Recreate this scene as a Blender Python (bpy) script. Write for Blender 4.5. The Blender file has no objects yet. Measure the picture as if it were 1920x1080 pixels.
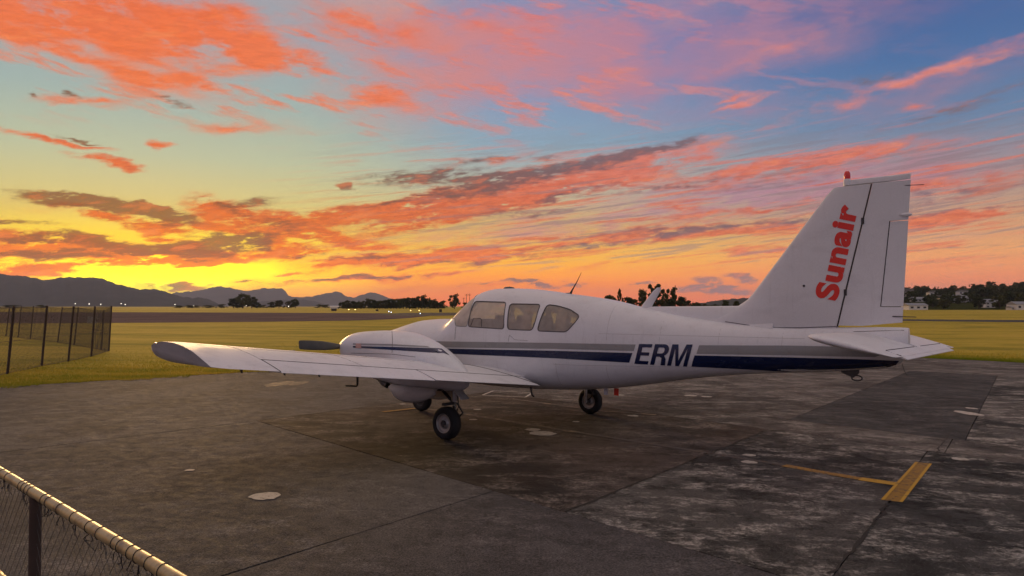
import bpy, bmesh, math, random
import numpy as np
from mathutils import Vector, Matrix, Euler
from mathutils.geometry import delaunay_2d_cdt, tessellate_polygon
from math import radians as RAD, sin, cos, tan, atan2, asin, sqrt, pi

random.seed(11); np.random.seed(11)
sc = bpy.context.scene
col = sc.collection

# ------------------------------------------------------------------ camera
FPX = 1319.0; HOR = 574.3; CAMH = 1.832            # focal length (px of a 1920 frame), horizon row, eye height
PITCH = math.atan((HOR - 540) / FPX)
cam_d = bpy.data.cameras.new('camera'); cam = bpy.data.objects.new('camera', cam_d); col.objects.link(cam)
cam_d.sensor_width = 36.0; cam_d.lens = 36.0 * FPX / 1920.0
cam_d.clip_start = 0.05; cam_d.clip_end = 90000
cam.location = (0, 0, CAMH); cam.rotation_euler = (pi / 2 + PITCH, 0, 0)
sc.camera = cam

# where the aircraft stands; the apron falls very gently away from the camera
HEAD = 2.4669; ROLL = 0.022
AC = Vector((0.214, 10.944, 0.0))
FWD = Vector((cos(HEAD), sin(HEAD), 0)); LEFT = Vector((-sin(HEAD), cos(HEAD), 0))

def ray(px, py):
    a = (px - 960) / FPX; b = (540 - py) / FPX
    c, s = cos(PITCH), sin(PITCH)
    return Vector((a, c - b * s, s + b * c))

def gz(x, y):
    """height of the ground at x, y"""
    t = -((x - AC.x) * LEFT.x + (y - AC.y) * LEFT.y)
    k = tan(ROLL)
    if t < 15: return -k * max(t, -20)
    u = min(t - 15, 30.0)
    return -k * (15 + u - u * u / 60)

def gpt(px, py):
    """ground point seen at a pixel of the photograph"""
    r = ray(px, py); lo, hi = 0.5, 20000.0
    for _ in range(70):
        m = (lo + hi) / 2
        if CAMH + m * r.z > gz(r.x * m, r.y * m): lo = m
        else: hi = m
    return r.x * lo, r.y * lo

def gdist(px, d):
    """point on the ground in the direction of column px at distance d"""
    r = ray(px, HOR); k = d / sqrt(r.x ** 2 + r.y ** 2)
    return r.x * k, r.y * k

# ------------------------------------------------------------------ world / sky
def lin(c):
    return tuple((v / 255 / 12.92) if v / 255 <= 0.04045 else ((v / 255 + 0.055) / 1.055) ** 2.4 for v in c) + (1.0,)

SUN_AZ = RAD(-26.5); SUN_EL = RAD(7.0)
world = bpy.data.worlds.new('World'); sc.world = world; world.use_nodes = True
WN = world.node_tree.nodes; WL = world.node_tree.links; WN.clear()

def setin(node, i, v, L):
    if v is None: return
    if hasattr(v, 'is_output'): L.new(v, node.inputs[i])
    else: node.inputs[i].default_value = v

def mk_math(N, L):
    def m(op, a, b=None, c=None, clamp=False):
        n = N.new('ShaderNodeMath'); n.operation = op; n.use_clamp = clamp
        setin(n, 0, a, L); setin(n, 1, b, L); setin(n, 2, c, L)
        return n.outputs[0]
    return m
def mk_mix(N, L):
    def mix(f, a, b, mode='MIX'):
        n = N.new('ShaderNodeMix'); n.data_type = 'RGBA'; n.blend_type = mode
        setin(n, 0, f, L); setin(n, 6, a, L); setin(n, 7, b, L)
        return n.outputs[2]
    return mix
def mk_mr(N, L):
    def mr(v, a, b, c=0.0, d=1.0, smooth=True):
        n = N.new('ShaderNodeMapRange'); n.interpolation_type = 'SMOOTHSTEP' if smooth else 'LINEAR'
        setin(n, 0, v, L); setin(n, 1, a, L); setin(n, 2, b, L); setin(n, 3, c, L); setin(n, 4, d, L)
        return n.outputs[0]
    return mr
def mk_ramp(N, L):
    def ramp(f, stops, interp='EASE'):
        n = N.new('ShaderNodeValToRGB'); cr = n.color_ramp; cr.interpolation = interp
        stops = sorted(stops, key=lambda s: s[0])
        cr.elements[0].position = stops[0][0]; cr.elements[0].color = stops[0][1]
        cr.elements[1].position = stops[-1][0]; cr.elements[1].color = stops[-1][1]
        for p, c in stops[1:-1]:
            e = cr.elements.new(p); e.color = c
        setin(n, 0, f, L)
        return n.outputs[0]
    return ramp
def mk_noise(N, L):
    def noise(vec, scale, detail=4.0, rough=0.55, dist=0.0, dims='3D', out=0):
        n = N.new('ShaderNodeTexNoise'); n.noise_dimensions = dims
        setin(n, 'Vector', vec, L)
        n.inputs['Scale'].default_value = scale; n.inputs['Detail'].default_value = detail
        n.inputs['Roughness'].default_value = rough; n.inputs['Distortion'].default_value = dist
        return n.outputs[out]
    return noise

def build_sky():
    m = mk_math(WN, WL); mix = mk_mix(WN, WL); mr = mk_mr(WN, WL); ramp = mk_ramp(WN, WL); noise = mk_noise(WN, WL)
    tc = WN.new('ShaderNodeTexCoord')
    sep = WN.new('ShaderNodeSeparateXYZ'); WL.new(tc.outputs['Generated'], sep.inputs[0])
    az = m('MULTIPLY', m('ARCTAN2', sep.outputs[0], sep.outputs[1]), 180 / pi)
    el = m('MULTIPLY', m('ARCSINE', sep.outputs[2]), 180 / pi)
    EMAX = 45.0
    e = m('DIVIDE', el, EMAX, clamp=True)
    R = lambda *st: ramp(e, [(a / EMAX, lin(c)) for a, c in st], 'LINEAR')  # the pale overhead stops are added fill light for ground and grass
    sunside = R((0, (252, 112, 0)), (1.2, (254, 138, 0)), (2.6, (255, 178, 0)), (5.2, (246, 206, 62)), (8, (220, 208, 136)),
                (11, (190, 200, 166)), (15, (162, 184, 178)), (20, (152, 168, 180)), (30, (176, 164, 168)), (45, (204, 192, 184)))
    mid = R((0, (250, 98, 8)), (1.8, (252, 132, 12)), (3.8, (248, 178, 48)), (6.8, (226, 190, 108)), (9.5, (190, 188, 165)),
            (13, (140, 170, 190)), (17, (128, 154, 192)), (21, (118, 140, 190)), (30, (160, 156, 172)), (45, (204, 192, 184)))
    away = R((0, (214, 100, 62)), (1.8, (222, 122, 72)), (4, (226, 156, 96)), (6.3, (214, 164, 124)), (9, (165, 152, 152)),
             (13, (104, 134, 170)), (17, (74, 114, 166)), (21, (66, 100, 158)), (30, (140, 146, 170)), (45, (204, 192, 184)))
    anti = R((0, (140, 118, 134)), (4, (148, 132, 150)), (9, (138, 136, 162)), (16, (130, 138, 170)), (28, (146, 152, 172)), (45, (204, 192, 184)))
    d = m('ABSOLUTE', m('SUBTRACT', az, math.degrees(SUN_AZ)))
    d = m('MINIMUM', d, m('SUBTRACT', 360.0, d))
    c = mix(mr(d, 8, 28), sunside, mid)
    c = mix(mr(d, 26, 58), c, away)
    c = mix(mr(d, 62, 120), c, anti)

    # soft large colour drift
    comb = WN.new('ShaderNodeCombineXYZ'); WL.new(az, comb.inputs[0]); WL.new(el, comb.inputs[1])
    P0 = comb.outputs[0]
    def xf(vec, loc=(0, 0, 0), rot=0.0, scale=(1, 1, 1), typ='TEXTURE'):
        n = WN.new('ShaderNodeMapping'); n.vector_type = typ
        WL.new(vec, n.inputs[0]); n.inputs[1].default_value = loc; n.inputs[2].default_value = (0, 0, rot); n.inputs[3].default_value = scale
        return n.outputs[0]
    def vadd(a, b):
        n = WN.new('ShaderNodeVectorMath'); n.operation = 'ADD'; WL.new(a, n.inputs[0]); WL.new(b, n.inputs[1]); return n.outputs[0]
    def vmad(a, mul, add):
        n = WN.new('ShaderNodeVectorMath'); n.operation = 'MULTIPLY_ADD'; WL.new(a, n.inputs[0]); n.inputs[1].default_value = mul; n.inputs[2].default_value = add; return n.outputs[0]
    streak = xf(P0, rot=RAD(9), scale=(6.0, 1.7, 1))
    w1 = noise(streak, 1.0, 2.0, 0.5, dims='2D', out=1)
    w2 = noise(xf(P0, rot=RAD(6), scale=(1.5, .55, 1)), 1.0, 3.0, 0.6, dims='2D', out=1)
    Pw = vadd(vadd(P0, vmad(w1, (3.2, 1.2, 0), (-1.6, -.6, 0))), vmad(w2, (1.2, .6, 0), (-.6, -.3, 0)))

    def deg(px, py):
        r = ray(px, py).normalized()
        return math.degrees(atan2(r.x, r.y)), math.degrees(asin(r.z))
    BINS = {k: xf(Pw, rot=RAD(k)) for k in (-12, -4, 4, 12, 50)}      # cloud axes, turned once and shared
    last = [None]
    def field(blobs):
        """sum of soft ellipses; worked through in groups so that the shader never holds too many values at once"""
        total = None
        for g0 in range(0, len(blobs), 14):
            bins = {}; acc = None
            for (px, py, hw, hh, rot, w) in blobs[g0:g0 + 14]:
                q = min(BINS, key=lambda t: abs(t - rot))
                if q not in bins:
                    if last[0] is None: bins[q] = BINS[q]
                    else:
                        gn = WN.new('ShaderNodeVectorMath'); gn.operation = 'MULTIPLY_ADD'
                        WL.new(last[0], gn.inputs[0]); gn.inputs[1].default_value = (1e-7,) * 3; WL.new(BINS[q], gn.inputs[2]); bins[q] = gn.outputs[0]
                a, b = deg(px, py); k = math.degrees(1 / FPX) * cos(RAD(a)) * 1.35
                cr, sr = cos(RAD(q)), sin(RAD(q))
                a, b = a * cr + b * sr, -a * sr + b * cr
                sx, sy = 1 / (hw * k), 1 / (hh * k)
                v = WN.new('ShaderNodeVectorMath'); v.operation = 'MULTIPLY_ADD'; WL.new(bins[q], v.inputs[0])
                v.inputs[1].default_value = (sx, sy, 0); v.inputs[2].default_value = (-a * sx, -b * sy, 0)
                g = WN.new('ShaderNodeTexGradient'); g.gradient_type = 'SPHERICAL'; WL.new(v.outputs[0], g.inputs[0])
                acc = m('MULTIPLY', g.outputs[1], w) if acc is None else m('MULTIPLY_ADD', g.outputs[1], w, acc)
            last[0] = acc
            total = acc if total is None else m('ADD', total, acc)
        return total
    # the yellow blaze over the ridge where the sun went down
    glow = field([(310, 508, 330, 40, 0, 1.1), (240, 526, 170, 20, 0, 1.0), (380, 495, 140, 22, 0, .6), (330, 445, 330, 34, 0, .3)])
    c = mix(m('MULTIPLY', glow, 0.85, clamp=True), c, lin((255, 236, 0)))
    c = mix(1.0, c, m('MULTIPLY_ADD', glow, .55, 1.0), 'MULTIPLY')

    # fine structure of the clouds
    n1 = noise(xf(P0, rot=RAD(10), scale=(4.2, .95, 1)), 1.0, 5.0, 0.66, dims='2D')
    n2 = noise(xf(P0, loc=(31, 7, 0), rot=RAD(5), scale=(1.5, .36, 1)), 1.0, 5.0, 0.7, dims='2D')
    n3 = noise(xf(P0, loc=(11, 3, 0), rot=RAD(-14), scale=(5.5, 2.4, 1)), 1.0, 4.0, 0.55, dims='2D')
    lo_n = mr(m('MULTIPLY_ADD', n2, 0.45, m('MULTIPLY', n1, 0.75)), 0.40, 0.80, 0.0, 1.0, False)
    hi_n = mr(m('ADD', m('MULTIPLY', n2, .16), m('MULTIPLY_ADD', n1, .30, m('MULTIPLY', n3, .60))), 0.33, 0.71, 0.0, 1.0, False)
    hk = mr(el, 8.5, 13)
    nn = m('ADD', m('MULTIPLY', hi_n, hk), m('MULTIPLY', lo_n, m('SUBTRACT', 1.0, hk)))

    CL_SOFT, CL_LIT, CL_DARK = SKY_BLOBS()
    # thin veils (mauve / pink)
    veil = m('MULTIPLY', field(CL_SOFT), m('MULTIPLY_ADD', nn, 0.75, 0.55))
    vcol = ramp(mr(az, -34, 34, 0, 1, False), [(0, lin((246, 138, 92))), (.3, lin((236, 134, 104))), (.5, lin((212, 136, 138))), (.7, lin((180, 130, 158))), (1, lin((186, 126, 138)))], 'LINEAR')
    c = mix(m('MULTIPLY', mr(veil, 0.12, 1.1), .85), c, vcol)
    # clouds lit from below
    lit = m('MULTIPLY', field(CL_LIT), m('MULTIPLY_ADD', nn, 2.3, -.05))
    lo = ramp(mr(el, 0, 22, 0, 1, False), [(0, lin((240, 104, 10))), (.2, lin((240, 106, 8))), (.42, lin((230, 90, 26))), (.7, lin((248, 122, 66))), (1, lin((248, 112, 56)))], 'LINEAR')
    hi = ramp(mr(el, 0, 22, 0, 1, False), [(0, lin((212, 116, 84))), (.3, lin((232, 120, 84))), (.5, lin((226, 122, 104))), (.75, lin((226, 140, 134))), (1, lin((210, 134, 146)))], 'LINEAR')
    lcol = mix(mr(az, -20, 18), lo, hi)
    lcol = mix(m('MULTIPLY', mr(n2, .42, .62), m('MULTIPLY_ADD', hk, -.45, .75)), lcol, mix(0.62, lcol, lin((186, 62, 34))))
    lcol = mix(m('MULTIPLY', mr(n1, .55, .75), .45), lcol, lin((255, 146, 84)))
    c = mix(m('MULTIPLY', mr(lit, 0.05, m('MULTIPLY_ADD', hk, .35, .92)), .94), c, lcol)
    # long thin streaks drawn out by the wind, thickest over the middle band
    st = noise(xf(P0, loc=(5, 40, 0), rot=RAD(6.5), scale=(9.0, .42, 1)), 1.0, 4.0, .62, dims='2D')
    sm = m('MULTIPLY', m('MULTIPLY', mr(el, 1.6, 4.0), mr(el, 15.0, 10.0)), mr(az, -24, 2))
    c = mix(m('MULTIPLY', m('MULTIPLY', mr(st, .52, .68), sm), .72), c, lcol)
    c = mix(m('MULTIPLY', m('MULTIPLY', mr(st, .47, .36), sm), .50), c, lin((138, 116, 124)))
    w_ = noise(xf(P0, loc=(2, 9, 0), rot=RAD(-10), scale=(6.5, 1.3, 1)), 1.0, 5.0, .64, dims='2D')
    c = mix(m('MULTIPLY', m('MULTIPLY', mr(w_, .50, .70), m('MULTIPLY', mr(el, 11.5, 16), mr(az, 36, 5))), .78), c, lcol)
    # their grey shaded tops
    dn = mr(m('MULTIPLY_ADD', n2, .6, m('MULTIPLY', n1, .5)), .38, .72, 0, 1, False)
    dark = m('MULTIPLY', field(CL_DARK), m('MULTIPLY_ADD', dn, 1.9, .0))
    dcol = ramp(mr(az, -30, 30, 0, 1, False), [(0, lin((120, 74, 44))), (.35, lin((108, 74, 66))), (.6, lin((112, 88, 98))), (1, lin((126, 104, 114)))], 'LINEAR')
    dcol = mix(m('MULTIPLY', mr(n1, .50, .68), .55), dcol, lcol)
    c = mix(m('MULTIPLY', mr(dark, 0.05, .90), .90), c, dcol)
    # high broken cloud over the rest of the sky; overhead the ramps turn pale as added fill light
    gen = noise(xf(P0, rot=RAD(12), scale=(16, 6, 1)), 1.0, 4.0, .6, dims='2D')
    gmask = m('MULTIPLY', mr(gen, .46, .68), mr(el, 17, 30))
    gcol = mix(mr(d, 20, 110), lin((240, 168, 134)), lin((206, 172, 166)))
    c = mix(m('MULTIPLY', gmask, .6), c, gcol)
    # low sky gained up to offset what the haze box dims
    c = mix(1.0, c, mr(el, -.5, 7.0, 1.95, 1.0), 'MULTIPLY')
    # below the horizon: the land's own dim colour
    c = mix(mr(el, -3.0, -.3), lin((70, 60, 52)), c)

    sky = WN.new('ShaderNodeTexSky'); sky.sky_type = 'NISHITA'; sky.sun_disc = False
    sky.sun_elevation = RAD(1.5); sky.sun_rotation = SUN_AZ % (2 * pi); sky.altitude = 20; sky.air_density = 1.4; sky.dust_density = 2.0
    nb = WN.new('ShaderNodeBackground'); WL.new(sky.outputs[0], nb.inputs[0]); nb.inputs[1].default_value = SKY_NISHITA
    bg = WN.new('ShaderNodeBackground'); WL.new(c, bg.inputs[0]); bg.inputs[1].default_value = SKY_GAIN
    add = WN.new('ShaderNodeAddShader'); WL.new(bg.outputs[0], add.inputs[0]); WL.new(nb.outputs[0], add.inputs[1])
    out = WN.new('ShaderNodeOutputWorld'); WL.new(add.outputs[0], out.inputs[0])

SKY_NISHITA = 0.012; SKY_GAIN = 0.93
def SKY_BLOBS():
    # direction of each cloud (column, row), half width, half height, tilt, weight
    soft = [(120, 50, 330, 85, 0, .7), (480, 60, 300, 90, -6, .55), (760, 200, 170, 62, 4, .75), (800, 60, 230, 80, -8, .75), (980, 60, 200, 60, 0, .6),
            (1200, 70, 330, 85, 4, .85), (1150, 120, 80, 80, 50, .55), (1480, 90, 360, 75, 14, .7), (1000, 160, 300, 70, 0, .4), (1420, 210, 260, 30, 8, .5),
            (1760, 170, 260, 40, 14, .6), (1720, 345, 320, 70, 4, .7), (1400, 340, 380, 60, 8, .6), (1250, 400, 420, 50, 5, .5), (1780, 440, 250, 45, 2, .45),
            (430, 245, 150, 20, 3, .5), (330, 170, 260, 35, -8, .5), (80, 395, 160, 40, 0, .35), (700, 450, 350, 50, 3, .4), (1000, 430, 300, 40, 4, .35)]
    lit = [(150, 498, 200, 8, 2, .9), (420, 432, 50, 10, -10, .9), (600, 440, 60, 12, -14, .9), (20, 468, 120, 9, 2, .9), (330, 452, 60, 8, -12, .8), (90, 38, 280, 52, 0, 1.0), (300, 62, 270, 42, -4, 1.05), (560, 122, 170, 22, -11, 1.0), (400, 20, 250, 40, 0, .7), (160, 112, 190, 16, -14, .75),
           (335, 146, 150, 17, 11, 1.0), (180, 190, 95, 12, 2, .95), (410, 172, 80, 9, -8, .7), (430, 240, 130, 12, 2, .7), (70, 256, 120, 6, 0, 1.3),
           (195, 300, 62, 11, -5, 1.3), (300, 274, 24, 7, 0, 1.1), (720, 62, 150, 28, -12, .6), (850, 30, 120, 24, -8, .6), (740, 175, 100, 26, 6, .62), (800, 210, 110, 16, -4, .5),
           (1120, 30, 150, 20, 8, .5), (1160, 120, 40, 60, 55, .45), (1480, 80, 200, 16, 16, .4), (1720, 148, 230, 17, 14, 1.0), (1590, 165, 120, 12, 4, .5),
           (1390, 196, 60, 7, 13, .85), (1385, 182, 45, 5, 6, .7), (1720, 196, 50, 8, 2, .75), (1270, 168, 60, 8, 0, .5),
           (960, 358, 330, 34, 12, 1.15), (1180, 320, 230, 24, 12, 1.05), (720, 392, 170, 20, 9, 1.1), (900, 390, 180, 16, 10, .9), (960, 295, 70, 9, 10, .8),
           (1430, 322, 300, 20, 8, .85), (1560, 290, 180, 14, 7, .6), (1180, 440, 330, 12, 5, .95), (1400, 432, 220, 10, 6, 1.0), (850, 482, 240, 14, 3, .95), (690, 492, 100, 14, 3, .9),
           (1640, 430, 200, 11, 5, .75), (1780, 405, 180, 12, 3, 1.0), (1290, 388, 40, 9, 0, .7), (1420, 472, 60, 10, 8, 1.0), (1450, 390, 330, 9, 4, .6), (1830, 330, 160, 14, 4, .5),
           (190, 405, 90, 14, -8, 1.1), (320, 425, 62, 16, -8, 1.0), (415, 400, 72, 30, -14, 1.15), (540, 450, 60, 34, -20, 1.1), (520, 405, 120, 14, -6, .9), (660, 455, 110, 12, -6, .85),
           (60, 480, 190, 16, 3, .9), (230, 470, 190, 20, -4, 1.1), (400, 480, 130, 16, 4, 1.0), (90, 508, 220, 9, 2, .8), (40, 445, 110, 12, 0, .6), (620, 470, 120, 8, 3, .6),
           (700, 522, 190, 5, 3, .8), (780, 512, 150, 4, 2, .6), (850, 540, 220, 5, 2, .5), (560, 512, 60, 4, 2, .6)]
    dark = [(165, 380, 110, 17, -4, 1.9), (240, 462, 190, 12, -3, 1.5), (430, 452, 80, 16, 8, 1.3), (310, 405, 60, 14, -12, .8), (60, 486, 120, 7, 2, .9), (700, 486, 90, 6, 3, .7), (300, 402, 62, 16, -14, 1.25), (215, 388, 70, 9, 8, .8), (470, 380, 60, 10, 6, .9), (420, 388, 70, 8, -8, .7), (520, 420, 70, 12, 0, .7), (450, 456, 90, 15, 10, 1.0),
            (200, 456, 70, 9, -10, .9), (330, 466, 90, 9, 4, 1.0), (110, 476, 110, 8, 3, .95), (40, 418, 90, 6, 0, .8), (60, 452, 60, 6, -4, .6), (560, 478, 70, 8, 0, .7),
            (800, 332, 130, 15, 2, 1.15), (920, 340, 150, 14, 12, 1.05), (1060, 318, 190, 16, 10, 1.1), (1200, 286, 110, 12, 14, 1.2), (880, 300, 70, 9, 8, .7), (1000, 290, 90, 9, 4, .55),
            (1040, 372, 120, 8, 12, .8), (860, 372, 110, 8, 12, .7), (720, 380, 90, 7, 10, .7), (1010, 400, 140, 8, 6, .6), (1250, 352, 130, 7, 8, .7), (1450, 345, 200, 9, 6, .55),
            (1260, 432, 140, 9, 5, .95), (1500, 410, 220, 8, 5, .7), (1100, 462, 150, 6, 4, .7), (860, 492, 200, 6, 3, .6), (1780, 360, 220, 16, 4, .6), (1800, 395, 160, 6, 3, .6), (1780, 205, 180, 12, 9, .6),
            (1620, 150, 140, 8, 4, .5), (320, 190, 28, 7, -14, 1.0), (74, 176, 10, 6, 0, 1.0), (142, 174, 14, 6, 0, .9), (140, 257, 40, 4, 0, 1.0), (650, 350, 14, 5, 0, 1.0),
            (1000, 531, 46, 8, 0, 1.3), (1076, 529, 26, 7, 0, 1.0), (1312, 527, 26, 10, 0, 1.4), (1387, 523, 30, 8, 0, 1.3), (1345, 541, 72, 7, 0, 1.3), (1285, 543, 20, 6, 0, 1.0), (1205, 531, 26, 5, 4, .9),
            (700, 520, 130, 4, 4, .9), (900, 530, 150, 3, 3, .6), (340, 538, 90, 5, 0, 1.0), (350, 533, 24, 6, 0, 1.0), (450, 534, 40, 4, 0, .7), (640, 524, 90, 3, 3, .6), (1750, 470, 200, 4, 1, .5), (1800, 492, 160, 4, 1, .4)]
    return soft, lit, dark
build_sky()
world.cycles.sampling_method = 'MANUAL'; world.cycles.sample_map_resolution = 512

# the last light over the ridge: very low, soft, warm
sun_d = bpy.data.lights.new('sun', 'SUN'); sun = bpy.data.objects.new('sun', sun_d); col.objects.link(sun)
sun_d.energy = 1.5; sun_d.angle = RAD(16); sun_d.color = (1.0, 0.60, 0.24)
sdir = Vector((sin(SUN_AZ) * cos(SUN_EL), cos(SUN_AZ) * cos(SUN_EL), sin(SUN_EL)))
sun.rotation_euler = sdir.to_track_quat('Z', 'Y').to_euler()

vs = sc.view_settings
vs.view_transform = 'Standard'; vs.look = 'None'; vs.gamma = 1.0; vs.exposure = 0.0; vs.use_curve_mapping = False
sc.render.engine = 'CYCLES'
cy = sc.cycles
cy.use_denoising = True; cy.max_bounces = 6; cy.diffuse_bounces = 3; cy.glossy_bounces = 3; cy.transmission_bounces = 4
cy.transparent_max_bounces = 12; cy.volume_bounces = 0; cy.caustics_reflective = False; cy.caustics_refractive = False
cy.use_adaptive_sampling = True; cy.adaptive_threshold = 0.02; cy.adaptive_min_samples = 8

# ------------------------------------------------------------------ helpers
def tag(o, label=None, cat=None, group=None, kind=None):
    if label: o['label'] = label
    if cat: o['category'] = cat
    if group: o['group'] = group
    if kind: o['kind'] = kind
    return o

def mesh_obj(name, verts, faces, mat=None, parent=None, smooth=False, data=None):
    if data is None:
        me = bpy.data.meshes.new(name); me.from_pydata([tuple(v) for v in verts], [], [tuple(f) for f in faces]); me.update()
        if smooth: me.polygons.foreach_set('use_smooth', [True] * len(me.polygons))
        if mat is not None: me.materials.append(mat)
    else: me = data
    o = bpy.data.objects.new(name, me); col.objects.link(o)
    if parent is not None: o.parent = parent
    return o

def empty(name, loc=(0, 0, 0), rz=0.0, parent=None):
    o = bpy.data.objects.new(name, None); col.objects.link(o); o.location = loc; o.rotation_euler = (0, 0, rz)
    o.empty_display_size = 0.2
    if parent is not None: o.parent = parent
    return o

def fix_normals(o, sharp=None):
    bm = bmesh.new(); bm.from_mesh(o.data); bmesh.ops.remove_doubles(bm, verts=bm.verts, dist=1e-5)
    bmesh.ops.recalc_face_normals(bm, faces=bm.faces); bm.to_mesh(o.data); bm.free()
    if sharp is not None:
        o.data.polygons.foreach_set('use_smooth', [True] * len(o.data.polygons)); o.data.set_sharp_from_angle(angle=RAD(sharp))
    o.data.update(); return o

class MB:
    """collects verts and faces for one mesh"""
    def __init__(s): s.v = []; s.f = []
    def add(s, vs, fs):
        n = len(s.v); s.v += [tuple(v) for v in vs]; s.f += [tuple(i + n for i in f) for f in fs]; return s
    def box(s, c, d, M=None):
        x, y, z = (k / 2 for k in d)
        vs = [Vector((a * x, b * y, e * z)) for a in (-1, 1) for b in (-1, 1) for e in (-1, 1)]
        vs = [(M @ v if M else v) + Vector(c) for v in vs]
        return s.add(vs, [(0, 1, 3, 2), (4, 6, 7, 5), (0, 4, 5, 1), (2, 3, 7, 6), (0, 2, 6, 4), (1, 5, 7, 3)])
    def loft(s, rings, closed=True, cap=(True, True)):
        n = len(rings[0]); base = len(s.v)
        for r in rings: s.v += [tuple(p) for p in r]
        m = n if closed else n - 1
        for i in range(len(rings) - 1):
            for j in range(m):
                a = base + i * n + j; b = base + i * n + (j + 1) % n
                s.f.append((a, b, b + n, a + n))
        if closed and cap[0]: s.f.append(tuple(base + j for j in reversed(range(n))))
        if closed and cap[1]: s.f.append(tuple(base + (len(rings) - 1) * n + j for j in range(n)))
        return s
    def tube(s, pts, r, seg=8, closed=False):
        pts = [Vector(p) for p in pts]; k = len(pts)
        rr = r if isinstance(r, (list, tuple)) else [r] * k
        rings = []; up = None
        for i, p in enumerate(pts):
            if closed: t = pts[(i + 1) % k] - pts[i - 1]
            else: t = pts[min(i + 1, k - 1)] - pts[max(i - 1, 0)]
            t.normalize()
            if up is None:
                up = Vector((0, 0, 1)) if abs(t.z) < 0.9 else Vector((1, 0, 0))
            a = t.cross(up)
            if a.length < 1e-6: a = t.cross(Vector((0.3, 1, 0.2)))
            a.normalize(); b = a.cross(t); up = b
            rings.append([p + (a * cos(2 * pi * q / seg) + b * sin(2 * pi * q / seg)) * rr[i] for q in range(seg)])
        if closed: rings.append(rings[0])
        return s.loft(rings, cap=(not closed, not closed))
    def lathe(s, prof, seg=24, M=None):
        """profile (r, h) turned about local z"""
        rings = [[(Vector((r * cos(2 * pi * q / seg), r * sin(2 * pi * q / seg), h))) for q in range(seg)] for r, h in prof]
        if M: rings = [[M @ p for p in r] for r in rings]
        return s.loft(rings)
    def obj(s, name, mat, parent=None, smooth=None):
        o = mesh_obj(name, s.v, s.f, mat, parent)
        fix_normals(o, smooth)
        return o

def pchip(xs, ys):
    xs = np.array(xs, float); ys = np.array(ys, float)
    h = np.diff(xs); d = np.diff(ys) / h; m = np.zeros(len(xs))
    for i in range(1, len(xs) - 1):
        if d[i - 1] * d[i] > 0:
            w1 = 2 * h[i] + h[i - 1]; w2 = h[i] + 2 * h[i - 1]; m[i] = (w1 + w2) / (w1 / d[i - 1] + w2 / d[i])
    m[0] = d[0]; m[-1] = d[-1]
    def f(x):
        i = int(min(max(np.searchsorted(xs, x) - 1, 0), len(xs) - 2)); t = (min(max(x, xs[0]), xs[-1]) - xs[i]) / h[i]
        return float((1 + 2 * t) * (1 - t) ** 2 * ys[i] + t * (1 - t) ** 2 * h[i] * m[i] + t * t * (3 - 2 * t) * ys[i + 1] + t * t * (t - 1) * h[i] * m[i + 1])
    return f

# ------------------------------------------------------------------ materials
class Mat:
    def __init__(s, name):
        s.m = bpy.data.materials.new(name); s.m.use_nodes = True; s.N = s.m.node_tree.nodes; s.L = s.m.node_tree.links
        s.b = s.N['Principled BSDF']; s.out = s.N['Material Output']
        s.math = mk_math(s.N, s.L); s.mix = mk_mix(s.N, s.L); s.mr = mk_mr(s.N, s.L); s.ramp = mk_ramp(s.N, s.L); s.noise = mk_noise(s.N, s.L)
    def set(s, **kw):
        for k, v in kw.items():
            setin(s.b, {'color': 'Base Color', 'rough': 'Roughness', 'metal': 'Metallic', 'spec': 'Specular IOR Level', 'coat': 'Coat Weight', 'coat_rough': 'Coat Roughness',
                        'emit': 'Emission Color', 'estr': 'Emission Strength', 'alpha': 'Alpha', 'normal': 'Normal', 'trans': 'Transmission Weight', 'sheen': 'Sheen Weight', 'ior': 'IOR'}[k], v, s.L)
        return s
    def coord(s, out='Object', scale=None, rot=None):
        t = s.N.new('ShaderNodeTexCoord').outputs[out]
        if scale is None: return t
        n = s.N.new('ShaderNodeMapping'); s.L.new(t, n.inputs[0]); n.inputs[3].default_value = scale
        if rot: n.inputs[2].default_value = rot
        return n.outputs[0]
    def geo(s, scale=None, rot=(0, 0, 0)):
        t = s.N.new('ShaderNodeNewGeometry').outputs['Position']
        if scale is None: return t
        n = s.N.new('ShaderNodeMapping'); s.L.new(t, n.inputs[0]); n.inputs[3].default_value = scale; n.inputs[2].default_value = rot
        return n.outputs[0]
    def bump(s, h, strength=0.3, dist=0.01):
        n = s.N.new('ShaderNodeBump'); s.L.new(h, n.inputs['Height']); n.inputs['Strength'].default_value = strength; n.inputs['Distance'].default_value = dist
        s.L.new(n.outputs[0], s.b.inputs['Normal']); return s
    def rand(s): return s.N.new('ShaderNodeObjectInfo').outputs['Random']

def plain(name, rgb, rough=0.5, metal=0.0, var=0.12, scale=8.0, **kw):
    M = Mat(name); n = M.noise(M.coord(), scale, 4)
    c = M.mix(M.mr(n, .3, .7), tuple(v * (1 - var) for v in rgb) + (1,), tuple(min(1, v * (1 + var)) for v in rgb) + (1,))
    return M.set(color=c, rough=rough, metal=metal, **kw).m

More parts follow.
